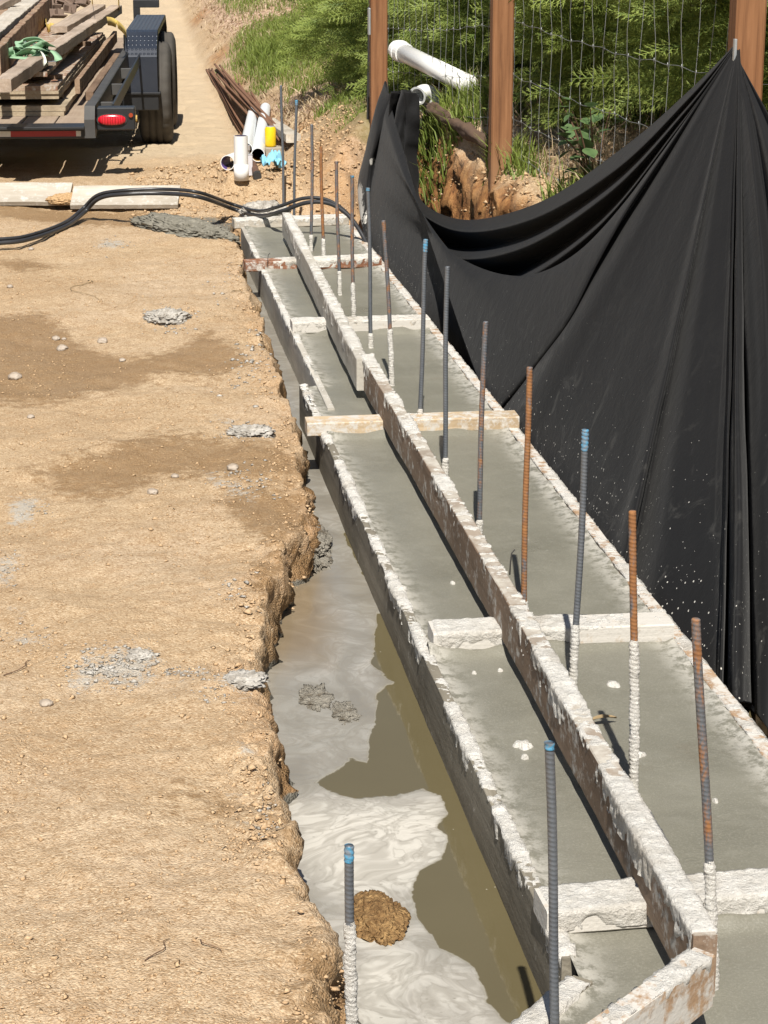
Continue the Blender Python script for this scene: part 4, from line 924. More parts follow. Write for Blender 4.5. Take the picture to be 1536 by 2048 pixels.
def build_grass():
    # bank beyond the footing
    n = 230000; X = RNG.uniform(1.2, 4.6, n); Y = 11.9 + 17 * RNG.uniform(0, 1, n) ** 1.5
    dens = .10 + .16 * sst(15, 19, Y) + 1.5 * fb2(X * .8 + 3, Y * .5, 3, 95) + .35 * fb2(X * 5, Y * 4, 2, 96) + .25 * sst(1.4, 1.7, X) - .8 * (1 - sst(1.22, 1.5, X)) - .5 * (1 - sst(12.2, 13.4, Y))
    k = RNG.uniform(0, 1, n) < np.clip(dens, 0, 1); X, Y = X[k], Y[k]
    h = (.035 + .085 * np.clip(fb2(X * 1.2, Y * .8, 2, 97) + .5, 0, 1.2)) * RNG.uniform(.6, 1.2, len(X))
    blades("bank_grass", np.stack([X, Y, ground(X, Y) - .01], -1), h, 'grass', .9, .0032, "green grass growing on the bank beside the dirt road")
    n = 30000; X = RNG.uniform(1.2, 4.6, n); Y = 11.6 + 18 * RNG.uniform(0, 1, n) ** 1.4
    k = RNG.uniform(0, 1, n) < np.clip(.35 - 1.2 * fb2(X * .8 + 3, Y * .5, 3, 95), .04, .9) * sst(1.15, 1.4, X); X, Y = X[k], Y[k]
    blades("dry_litter", np.stack([X, Y, ground(X, Y)], -1), RNG.uniform(.02, .06, len(X)), 'straw', 2.5, .006, "dry straw and bark litter on the bank")
    # along the fence
    n = 60000; Y = RNG.uniform(5.4, 11.3, n); X = RNG.uniform(1.58, 2.5, n)
    dn = .02 + 1.5 * fb2(X * 2.2, Y * 1.3, 3, 101) + .45 * np.exp(-((X - 1.78) / .12) ** 2) * sst(11, 8.6, Y) + .35 * np.exp(-((Y - 10.3) / .5) ** 2) + .25 * sst(2.1, 2.35, X)
    k = RNG.uniform(0, 1, n) < np.clip(dn, 0, .75); X, Y = X[k], Y[k]
    blades("fence_grass", np.stack([X, Y, ground(X, Y) - .01], -1), (.06 + .13 * RNG.uniform(0, 1, len(X)) ** 2), 'grass', .9, .0032, "tall thin grass along the wire fence")
    n = 2200; Y = RNG.uniform(5.4, 11.3, n); X = RNG.uniform(1.80, 2.5, n)
    blades("fence_straw", np.stack([X, Y, ground(X, Y)], -1)[fb2(X * 2, Y * 2, 2, 110) > .0], RNG.uniform(.05, .22, n)[fb2(X * 2, Y * 2, 2, 110) > .0], 'straw', 1.4, .0025, "dry stalks along the wire fence")
build_grass()

def build_weed():
    # broad leaved weed at the wire
    q = aty(1190, 262, 7.75); z0 = gz(q[0], q[1]); root = empty("leafy_weed", (q[0], q[1], z0)); tag(root, "broad leaved weed with reddish stems climbing at the wire fence", "weed")
    m = MB(); Vs = []; Fs = []; tips = []; rn = []
    rr = random.Random(5)
    for s in range(7):
        a = rr.uniform(0, 6.28); h = rr.uniform(.18, .42); e = np.array((math.cos(a) * rr.uniform(.04, .2), math.sin(a) * rr.uniform(.04, .2), h)); P = catmull([(0, 0, -.03), e * .45 + np.array((0, 0, .06)), e], 9); m.tube(P, np.linspace(.005, .002, 9), 5, False)
        for k in range(7):
            p = P[2 + k] if 2 + k < 9 else P[-1]; d = np.array((rr.uniform(-1, 1), rr.uniform(-1, .6), rr.uniform(-.3, .6))); d /= np.linalg.norm(d); L = rr.uniform(.035, .075); sd = np.cross(d, (0, 0, 1)); sd /= np.linalg.norm(sd); up = np.cross(sd, d)
            b = len(Vs); ws = [0, .32, .46, .42, .22, 0]
            for j, w_ in enumerate(ws):
                c = p + d * (.015 + L * j / 5) - up * .12 * L * (j / 5) ** 2
                Vs.extend([c - sd * w_ * L + up * .10 * L * w_, c, c + sd * w_ * L + up * .10 * L * w_]); tips.extend([.6, .15, .6]); rn.extend([rr.random()] * 3)
            for j in range(5):
                o = b + j * 3; Fs += [(o, o + 1, o + 4, o + 3), (o + 1, o + 2, o + 5, o + 4)]
    link("leaves", mesh("leaves", np.array(Vs), np.array(Fs), True, dict(tip=tips, rnd=rn)), M['broadleaf'], root)
    m.obj("stems", M['twig'], root, True)
build_weed()
g = G('soil_spilled', .95, .1); a = g.noise(60, 6, .75); g.color(g.ramp(a, [(.35, (.34, .20, .095)), (.6, (.54, .37, .20))])); g.bump(a, .8, .01); M['soil_spilled'] = g.m

# ------------------------------------------------------------------ behind the fence
def build_bank_pipes():
    a = aty(798, 101, 10.9); b = aty(925, 163, 9.95); d = (b - a) / np.linalg.norm(b - a); end = b + d * .10
    root = empty("capped_pipe", tuple(a)); tag(root, "long white plastic pipe with a screw cap lying up the bank behind the wire", "pipe")
    V = lambda p: tuple(np.array(p) - a)
    m = MB(); m.tube([V(a), V(end)], .045, 24); m.obj("pipe_body", M['pvc_white'], root, True)
    m = MB(); m.tube([V(a - d * .01), V(a + d * .095)], .052, 24); m.tube([V(a + d * .02), V(a + d * .034)], .056, 24); m.obj("collar", M['pvc_white'], root)
    m = MB(); m.tube([V(a - d * .035), V(a - d * .009)], .048, 16); Mx, L = seg(V(a - d * .07), V(a - d * .034)); m.box((0, -.024, -.024), (L, .024, .024), .004, Mx); m.obj("screw_cap", M['pvc_white'], root)
    a = aty(845, 187, 10.35); root = empty("pipe_elbow", tuple(a)); tag(root, "short white pipe elbow with an open mouth beside the black strand", "pipe elbow")
    P = catmull([(-.03, -.035, -.008), (.01, .01, .004), (.05, .03, -.012), (.075, .03, -.06)], 16)
    n = 20; Vv, Fc = tube_data(P, np.r_[.046, np.full(15, .040)], n, False); m = MB(); m.add(Vv, Fc); Vv, Fc = tube_data(P[:-1], .036, n, False); m.add(Vv, Fc)
    Va, _ = tube_data(P[:2], [.046, .046], n, False); Vb, _ = tube_data(P[:2], [.036, .036], n, False); m.add(list(Va[:n]) + list(Vb[:n]), [(i, (i + 1) % n, n + (i + 1) % n, n + i) for i in range(n)])
    m.obj("pipe_elbow_body", M['pvc_white'], root, True)
    # rotten log
    P0 = aty(856, 212, 10.2); P1 = aty(980, 292, 9.0); t = np.linspace(0, 1, 60); P = P0[None] + (P1 - P0)[None] * t[:, None]; P[:, 2] = np.maximum(P[:, 2], ground(P[:, 0], P[:, 1]) - .012) 
    n = 20; aa = np.arange(n) * 2 * np.pi / n; Pq, T, N, B = frames(P); r = .029 + .020 * fb3(np.repeat(t[:, None], n, 1) * 9, np.cos(aa)[None] * 1.5 + 0 * t[:, None], np.sin(aa)[None] * 1.5 + 0 * t[:, None], 4, 3); r = r * np.minimum(1, .5 + 8 * np.minimum(t, 1 - t))[:, None]
    Vv = Pq[:, None] + r[..., None] * (np.cos(aa)[None, :, None] * N[:, None] + np.sin(aa)[None, :, None] * B[:, None])
    o = link("rotten_log", mesh("rotten_log", Vv.reshape(-1, 3), [tuple(q) for q in grid_faces(60, n, True)] + [tuple(range(n))[::-1], tuple(range(59 * n, 60 * n))]), M['rotten_wood']); tag(o, "dark rotten log lying behind the wire between far and middle posts", "log")
build_bank_pipes()

# ------------------------------------------------------------------ hose, planks and the pile of pipes
def gp(px, py, off=0.0, z=None):
    """point on the ground seen at a photo position"""
    d = _ray(px, py); s = np.linspace(2.0, 42.0, 4001) / d[1]; P = _c[None] + d[None] * s[:, None]
    i = int(np.argmax(P[:, 2] < ground(P[:, 0], P[:, 1]) + off)); p = P[i]
    return np.array([p[0], p[1], gz(p[0], p[1]) + off])
def build_site_things():
    pts = [(-420, 500, .02), (-120, 491, .02), (0, 487, .02), (60, 479, .02), (130, 454, .02), (168, 426, .035), (200, 397, .115), (250, 388, .15), (330, 386, .155), (400, 393, .155), (470, 418, .155), (520, 431, .155), (562, 422, .17), (610, 406, .235), (655, 407, .25), (692, 427, .20), (718, 458, .11), (738, 495, .02), (748, 525, -.05)]
    P = []
    for x, y, z in pts: P.append(atz(x, y, z))
    P = np.array(P); fix = {10: 10.75, 11: 10.45, 12: 10.2, 13: 10.12, 14: 10.08, 15: 10.02, 16: 9.95, 17: 9.86, 18: 9.7}
    for i, yy in fix.items(): P[i] = aty(pts[i][0], pts[i][1], yy)
    for j, (dx, dz, nm) in enumerate(((0.0, 0.0, "thicker"), (-.008, .017, "thinner"))):
        Q = catmull(P, 280); ph = np.linspace(0, 9, 280); Q[:, 0] += dx + .004 * np.sin(ph * 1.3 + j); Q[:, 2] += dz + .003 * np.sin(ph + j * 2); Q[:, 1] += (.020 if j else 0) 
        g = ground(Q[:, 0], Q[:, 1]); far = Q[:, 0] < .35; Q[:, 2] = np.where(far, np.maximum(Q[:, 2], g + .013), Q[:, 2])
        m = MB(); m.tube(Q, .0105 if j == 0 else .0088, 12); o = m.obj("black_hose", M['hose_black'], None, True)
        tag(o, f"{nm} of two black hoses snaking together from the left edge over the footing's far end", "hose", "black hoses lying side by side")
    # leaning planks that edge the road
    for (x0, x1, yb, yt, lab, bw) in ((-420, 138, 412, 369, "pale weathered plank lying at the left edge behind the black hose", .0), (141, 356, 418, 374, "pale weathered plank beside the hose loop, right of the soil spill", .0)):
        a = atz(x0, yb, .012); b = atz(x1, yb, .012)
        Mx, L = seg(a, b); bd, L = board("weathered_plank", a, b, .19, .026, M['wood_pale'], roll=math.radians(27), rough=.002)
        bd.matrix_world = Mx @ Matrix.Rotation(math.radians(24), 4, 'X') @ Matrix.Translation((0, .095, 0))
        tag(bd, lab, "plank", "planks along the road edge")
    # spilled soil between them
    def lump(name, c, r, mat, label=None, cat=None, seed=1, amp=.35, n=40, group=None, flat_=0.0, frq=2.2):
        u = np.linspace(0, np.pi, n); v = np.linspace(0, 2 * np.pi, n * 2, endpoint=False); U, Vv = np.meshgrid(u, v, indexing='ij')
        d = np.stack([np.sin(U) * np.cos(Vv), np.sin(U) * np.sin(Vv), np.cos(U)], -1)
        k = 1 + amp * fb3(d[..., 0] * frq + seed, d[..., 1] * frq, d[..., 2] * frq + seed * 1.7, 5, seed, .62)
        if n >= 50: k = k + .16 * fb3(d[..., 0] * frq * 5, d[..., 1] * frq * 5, d[..., 2] * frq * 5 + seed, 3, seed + 3, .6)
        Q = d * k[..., None] * np.array(r); Q[..., 2] = np.maximum(Q[..., 2], -r[2] * .6)
        o = link(name, mesh(name, Q.reshape(-1, 3), grid_faces(n, n * 2, True), True), M[mat], loc=tuple(c))
        if label: tag(o, label, cat, group)
        return o
    p = atz(137, 396, .05); lump("soil_spill", (p[0], p[1] + .03, .04), (.12, .13, .030), 'soil_spilled', "heap of sandy soil spilled between the two pale planks", "soil heap", 4, .12, 60)
    # mortar and stones
    p = gp(335, 640); lump("mortar_lump", (p[0], p[1], p[2] + .004), (.082, .085, .033), 'dried_mortar', "rough grey lump of mortar on the sand near the trench's far half", "mortar lump", 9, .55, 60, frq=3.5)
    p = gp(500, 866); lump("mortar_lump", (p[0], p[1], p[2]), (.068, .06, .02), 'dried_mortar', "whitish crusted mortar lump near the trench edge, left of the longest spreader", "mortar lump", 12, .6, 60, frq=3.5)
    p = gp(280, 1312); lump("mortar_lump", (p[0], p[1], p[2]), (.030, .03, .012), 'dried_mortar', "small grey mortar crumb cluster in the grey patch in the foreground sand", "mortar lump", 14, .6, 40, frq=4)
    p = gp(488, 1366); lump("mortar_lump", (p[0], p[1], p[2]), (.048, .045, .012), 'dried_mortar', "small grey mortar smear at the trench edge beside the widest milky water", "mortar lump", 15, .6, 40, frq=4)
    p = gp(395, 462); hp = lump("mortar_heap", (p[0] - .06, p[1] + .10, p[2] - .008), (.13, .44, .050), 'fresh_mortar', "dark grey heap of fresh mortar at the far left corner of the footing", "mortar heap", 17, .30, 110, frq=2.6); hp.rotation_euler = (0, 0, math.radians(27))
    p = atz(612, 1092, WATER_Z); lump("mud_mound", (p[0] + .005, p[1], WATER_Z), (.058, .22, .042), 'trench_mud', "brown mud mound slumped from the bank into the narrow part of the trench water", "mud mound", 31, .5, 90, frq=2.4)
    p = atz(628, 1395, WATER_Z); lump("mud_mound", (p[0], p[1], WATER_Z - .004), (.040, .09, .009), 'trench_mud', "low rough mud patch breaking the grey scum left of the olive pool", "mud mound", 33, .65, 80, frq=3.4)
    p = atz(690, 1425, WATER_Z); lump("mud_mound", (p[0], p[1], WATER_Z - .004), (.036, .07, .008), 'trench_mud', "smaller mud patch touching the edge of the olive pool", "mud mound", 35, .7, 80, frq=3.6)
    p = atz(757, 1838, WATER_Z); lump("soil_clod", (p[0], p[1], WATER_Z - .004), (.052, .095, .030), 'soil_clod', "big brown soil clod sitting in the milky water behind the nearest dowel", "soil clod", 26, .34, 80, frq=1.7)
    p = atz(530, 415, .05); lump("concrete_chunk", (p[0], p[1], .03), (.12, .13, .05), 'dried_mortar', "rough concrete chunk under the hose at the far end of the footing", "concrete chunk", 23, .5, 50, frq=2.6)
    st = [(125, 699, .021, "pale stone, largest of three on the damp soil at left", 3), (112, 679, .016, "pale stone behind the largest one on the damp soil at left", 5), (128, 680, .010, "small pale stone between two larger ones on the damp soil at left", 6), (205, 685, .020, "flat grey stone at the dry edge of the damp track", 8), (62, 500, .014, "pale pebble in front of the black hose at left", 10),
          (465, 939, .017, "rounded tan pebble on the damp patch near the trench", 12), (350, 954, .011, "small brown pebble at the lower rim of the damp patch", 13), (30, 757, .024, "broken pinkish stone at the left edge below the damp track", 15), (62, 836, .012, "small pinkish stone low on the dry sand at left", 16), (20, 575, .013, "flat pinkish stone at the left edge, above the damp track", 18), (305, 988, .016, "flat brown stone in the dry sand below the damp patch", 19), (92, 1413, .014, "tan stone left in the foreground sand below the grey patch", 22), (245, 722, .012, "small light stone lying on the lower damp track", 25)]
    for x, y, r, lab, sd in st:
        p = gp(x, y); o = lump("stone", (p[0], p[1], p[2] + r * .25), (r, r * 1.1, r * .62), 'stone', lab, "stone", sd, .34, 26, "stones on the sand", frq=1.6)
    # ---- pile of pipes
    def pipe(name, a, b, R, th, mat, inside, label, cat, closed_far=True):
        a = np.array(a); b = np.array(b); root = empty(name, tuple(a)); tag(root, label, cat); n = 24; P = np.stack([a - a, b - a])
        Vo, Fo = tube_data(P, R, n, False); m = MB(); m.add(Vo, Fo); Vi, _ = tube_data(P, R - th, n, False)
        for e in (0, 1): m.add(list(Vo[e * n:(e + 1) * n]) + list(Vi[e * n:(e + 1) * n]), [(i, (i + 1) % n, n + (i + 1) % n, n + i) for i in range(n)])
        m.obj("pipe_wall", M[mat], root, True)
        k = MB(); k.add(Vi, [f[::-1] for f in grid_faces(2, n, True).tolist()]); k.obj("pipe_bore", M[inside], root, True); return root
    p0 = gp(516, 312, .058); p1 = gp(531, 216, .040); pipe("plastic_pipe", p0, p1, .040, .004, 'pvc_grey', 'pvc_inside', "long white plastic pipe with open yellowish mouth, right one of the lying pair", "pipe")
    p0 = gp(492, 299, .052); p1 = gp(508, 214, .040); pipe("plastic_pipe", p0, p1, .039, .004, 'pvc_grey', 'pvc_inside', "long white plastic pipe partly hidden behind the upright one, left of the lying pair", "pipe")
    p0 = gp(483, 362, .0); z0 = p0[2]; root = pipe("plastic_pipe", (p0[0], p0[1], z0), (p0[0], p0[1], z0 + .238), .0375, .003, 'pvc_white', 'pvc_dark_inside', "short white plastic pipe standing upright in the sand", "pipe")
    m = MB(); m.tube([(0, 0, 0), (0, 0, .085)], .0405, 24); m.obj("coupling", M['pvc_white'], root, True)
    p0 = gp(455, 326, .040); pipe("pipe_offcut", p0, p0 + np.array((.06, .14, 0)), .042, .004, 'pvc_white', 'purple_primer', "short pipe offcut with purple primed bore lying behind the upright pipe", "pipe offcut")
    p0 = gp(495, 352); root = empty("primer_can", tuple(p0)); root.rotation_euler = (0, 0, .3); tag(root, "rectangular metal can with a pale label beside the upright pipe", "can")
    m = MB(); m.box((-.026, -.02, 0), (.026, .02, .118), .004); m.obj("can_body", M['tin_label'], root); m = MB(); m.box((-.027, -.021, .112), (.027, .021, .122), .004); m.tube([(0, 0, .12), (0, 0, .145)], .014, 14); m.tube([(0, 0, .143), (0, 0, .17)], .019, 14); m.obj("can_top", M['tin'], root)
    a = gp(515, 352, .02); b = gp(507, 331, .022); root = empty("iron_bar", tuple(a)); tag(root, "short thick brown iron bar lying beside the metal can", "iron bar"); m = MB(); m.tube([(0, 0, 0), tuple((b - a) * 1.1)], [.021, .017], 14); m.obj("shaft", M['iron_brown'], root); m = MB(); m.tube([tuple(-(b - a) * .03), tuple((b - a) * .12)], .0225, 14); m.obj("end_band", M['iron_dark'], root)
    p0 = gp(547, 318); m = MB(); m.box((-.055, -.045, 0), (.055, .045, .07), .005); o = m.obj("concrete_block", M['grey_block'], loc=tuple(p0 + np.array((0, .05, -.005)))); o.rotation_euler = (0, 0, .12); tag(o, "small grey concrete block behind the blue cloth", "block")
    q = p0 + np.array((-.012, .05, .065)); root = empty("drink_can", tuple(q)); tag(root, "bright yellow drink can standing on the small grey block", "can")
    n = 24; pr = [(.0, .026), (.004, .030), (.012, .033), (.105, .033), (.116, .028), (.119, .0275)]; m = MB(); m.tube([(0, 0, z) for z, r in pr], [r for z, r in pr], n); m.obj("can_body", M['yellow_can'], root, True); m = MB(); m.tube([(0, 0, .118), (0, 0, .1215)], .027, n); m.obj("can_lid", M['tin'], root)
    # blue cloth
    p0 = gp(546, 338); n = 46; g1 = np.linspace(-1, 1, n); A, Bq = np.meshgrid(g1, g1); rad = np.sqrt(A ** 2 + Bq ** 2); hh = .075 * np.exp(-(rad * 1.3) ** 2) + .042 * fb2(A * 2.3, Bq * 2.3, 3, 51) * 1.4 + .012 * np.abs(vn2(A * 6, Bq * 6, 52)); kk = 1 + .35 * vn2(A * 1.5, Bq * 1.5, 54)
    V = np.stack([A * .062 * kk, Bq * .085 * kk, np.maximum(hh, .002 + .012 * rad * 0) + .006], -1); o = link("blue_cloth", mesh("blue_cloth", V.reshape(-1, 3), grid_faces(n, n)), M['blue_cloth'], loc=tuple(p0)); sm = o.modifiers.new("t", 'SOLIDIFY'); sm.thickness = .002; tag(o, "crumpled light blue cloth on the soil in front of the grey block", "cloth")
    a = gp(587, 286, .02); b = gp(538, 250, .02); o, L = board("timber_offcut", a, b, .089, .05, M['wood_pale']); tag(o, "short pale timber offcut lying behind the yellow can", "timber")
    # rusty bars
    rr = random.Random(9); tops = [(413, 140), (418, 143), (424, 146), (430, 141), (436, 140), (443, 150), (434, 160), (447, 160), (428, 165), (452, 172), (421, 152), (440, 146), (495, 188), (503, 192), (478, 180)]
    bots = [(485, 262), (492, 280), (498, 285), (530, 268), (545, 276), (552, 262), (560, 290), (566, 292), (484, 272), (557, 285), (548, 292), (560, 276), (560, 262), (553, 258), (570, 294)]
    for i, (t, b) in enumerate(zip(tops, bots)):
        A = gp(*b); T = gp(*t); s = np.linspace(0, 1, 26); P = A[None] + (T - A)[None] * s[:, None]; P[:, 0] += .05 * np.sin(np.pi * s) * rr.uniform(-.25, .25); P[:, 2] = np.maximum(ground(P[:, 0], P[:, 1]), A[2] + (T[2] - A[2]) * s - .015) + .012 + .018 * (i % 4)
        ker = np.ones(13) / 13; P[:, 2] = np.convolve(np.pad(P[:, 2], 6, mode='edge'), ker, 'valid')
        m = MB(); m.tube(P, .0105, 7); o = m.obj("rusty_bar", M['bar_brown'], None, True); tag(o, "long rusty brown bar in the loose bundle beyond the white pipes", "rebar", "rusty bars bundled beside the road")
    # leaves and twigs
    def leafy(px, py, L, ang, lab, mat='straw', z=.002):
        p = atz(px, py, z); n = 9; s = np.linspace(0, 1, n); wv = np.sin(np.pi * s) ** .8 * L * .13; V = []
        for j in range(n): V += [(s[j] * L - L / 2, -wv[j], .006 * math.sin(3 * s[j]) + .004), (s[j] * L - L / 2, 0, .006 * math.sin(3 * s[j])), (s[j] * L - L / 2, wv[j], .006 * math.sin(3 * s[j]) + .004)]
        o = link("dry_leaf", mesh("dry_leaf", np.array(V), grid_faces(n, 3), True, dict(tip=np.zeros(n * 3), rnd=np.zeros(n * 3))), M[mat], loc=tuple(p)); o.rotation_euler = (0, 0, ang); tag(o, lab, "leaf")
    leafy(1205, 1441, .062, .15, "dry brown leaf lying on the concrete right of the centre board", 'straw', .0)
    # twigs and wires
    rr = random.Random(77)
    for (x0, y0, x1, y1, lab, r) in ((18, 1352, 68, 1320, "thin dark twig at the left edge of the foreground sand", .0022), (395, 1885, 440, 1910, "curled dark rootlet in the cracked foreground sand", .002), (470, 575, 482, 600, "pale straw at the trench rim left of the reddish spreader", .003), (300, 1925, 345, 1880, "thin root curving over the foreground sand near the bottom edge", .0018), (160, 560, 172, 600, "pale streak of straw on the dry sand above the damp track", .003)):
        A = gp(x0, y0, .002); B = gp(x1, y1, .002); s = np.linspace(0, 1, 12); P = A[None] + (B - A)[None] * s[:, None]; P[:, 0] += np.linalg.norm(B - A) * .10 * np.sin(s * 7 + rr.random() * 6); P[:, 2] = ground(P[:, 0], P[:, 1]) + .002 + .004 * np.sin(s * 3.1)
        m = MB(); m.tube(P, np.linspace(r * .6, r * .3, 12), 6); o = m.obj("twig", M['straw'] if 'straw' in lab else M['twig'], None, True); tag(o, lab, "twig", "twigs on the sand")
    P = catmull([atx(606, 806, .688), atx(612, 790, .685), atx(622, 800, .684), atx(610, 818, .684), atx(612, 845, .686), atx(607, 880, .686)], 40); m = MB(); m.tube(P, .0013, 6); o = m.obj("tie_wire", M['galvanised'], None, True); tag(o, "thin loose tie wire on the lapped form board end beside the longest spreader", "tie wire")
    for (px, py, zz, lab) in ((1020, 1125, .13, "tie wire poking up from the middle centre board, near its brown stretch"), (535, 520, .045, "bent nail in the reddish spreader board")):
        q = atz(px, py, zz); m = MB(); m.tube([(0, 0, -.03), (.001, 0, .0), (.004, .002, .022), (.012, .004, .03)], .0016, 6); o = m.obj("tie_wire" if zz > .1 else "nail", M['iron_dark'], None, True, tuple(q)); tag(o, lab, "tie wire" if zz > .1 else "nail")
build_site_things()

def build_crumbs():
    """loose sand grains, crumbs and mortar bits too many to count"""
    def bits(name, X, Y, r, mat, label, squash=.6, zoff=.3):
        z = ground(X, Y); n = len(X); t = np.array([(1, 0, 0), (-.5, .87, 0), (-.5, -.87, 0), (.1, .05, 1), (0, 0, -.7), (.75, .75, .45), (-.8, .1, .55)])
        Fq = np.array([(0, 5, 3), (5, 1, 3), (1, 6, 3), (6, 2, 3), (2, 0, 3), (5, 0, 4), (1, 5, 4), (6, 1, 4), (2, 6, 4), (0, 2, 4)])
        T = t[None] * (1 + .35 * RNG.normal(size=(n, 7, 1))); a = RNG.uniform(0, 6.28, n); c, s = np.cos(a), np.sin(a)
        V = np.stack([T[..., 0] * c[:, None] - T[..., 1] * s[:, None], T[..., 0] * s[:, None] + T[..., 1] * c[:, None], T[..., 2] * squash], -1) * r[:, None, None]
        V += np.stack([X, Y, z + r * zoff * squash], -1)[:, None]
        o = link(name, mesh(name, V.reshape(-1, 3), (Fq[None] + (np.arange(n) * 7)[:, None, None]).reshape(-1, 3), False), M[mat]); tag(o, label, kind='stuff')
    n = 105000; Y = 2.5 + 9.0 * RNG.uniform(0, 1, n) ** 1.9; X = RNG.uniform(-.62, .74, n)
    el = np.interp(Y, EL[:, 0], EL[:, 1]); dl = el - X
    dens = .30 + .9 * fb2(X * 4, Y * 4, 3, 131) + .8 * np.exp(-(dl / .10) ** 2); k = (dl > -.03) & (RNG.uniform(0, 1, n) < np.clip(dens, .05, 1))
    X, Y, dl = X[k], Y[k], dl[k]; r = .0009 + .0022 * RNG.uniform(0, 1, len(X)) ** 3 + .005 * RNG.uniform(0, 1, len(X)) ** 12 + .007 * RNG.uniform(0, 1, len(X)) ** 8 * np.exp(-(dl / .12) ** 2)
    bits("soil_crumbs", X, Y, r, 'soil_loose', "loose crumbs of sandy soil on the ground")
    # mortar bits in the grey patches
    Xs, Ys, Rs = [], [], []
    for (px, py, sx, sy, cnt, rm) in ((215, 1325, 75, 30, 420, .006), (370, 1338, 45, 12, 90, .005), (480, 1368, 45, 16, 260, .005), (430, 1390, 60, 20, 60, .005), (60, 1260, 50, 20, 50, .004), (300, 1310, 16, 12, 60, .007), (15, 1130, 25, 28, 60, .004), (70, 1005, 40, 25, 70, .004), (490, 960, 60, 30, 130, .006), (480, 860, 45, 18, 120, .006), (460, 1180, 50, 30, 60, .006), (340, 640, 55, 18, 160, .006), (500, 730, 60, 50, 150, .008), (540, 1600, 40, 60, 90, .005), (230, 490, 60, 18, 70, .006), (520, 690, 40, 40, 120, .010), (450, 560, 60, 40, 60, .008)):
        for _ in range(cnt):
            p = atz(px + random.gauss(0, sx * .6), py + random.gauss(0, sy * .6), 0); Xs.append(p[0]); Ys.append(p[1]); Rs.append(.0015 + rm * random.random() ** 3)
    X = np.array(Xs); Y = np.array(Ys); k = X < np.interp(Y, EL[:, 0], EL[:, 1]) - .005
    bits("mortar_crumbs", X[k], Y[k], np.array(Rs)[k], 'dried_mortar', "loose grey mortar crumbs scattered on the sand")
    n = 5200; X = np.concatenate([RNG.uniform(.2, 1.35, n // 2), RNG.uniform(.9, 1.5, n // 2)]); Y = np.concatenate([RNG.uniform(10.7, 12.2, n // 2), RNG.uniform(11.0, 13.5, n // 2)])
    bits("bank_rubble", X, Y, .003 + .014 * RNG.uniform(0, 1, n) ** 4, 'soil_loose', "loose clods at the far end of the dig")
    n = 7000; Y = RNG.uniform(7, 11.4, n); X = RNG.uniform(1.5, 2.3, n)
    bits("ledge_rubble", X, Y, .0025 + .014 * RNG.uniform(0, 1, n) ** 5, 'soil_loose', "loose clods on the ledge above the cut bank")
g = G("soil_loose", 0.95, 0.12); v = g.noise(45, 5, .7); g.color(g.ramp(v, [(0.3, (0.36, 0.235, 0.13)), (0.5, (0.47, 0.325, 0.19)), (0.7, (0.55, 0.41, 0.26))])); g.bump(g.noise(260, 4), .6, .003); M['soil_loose'] = g.m
build_crumbs()

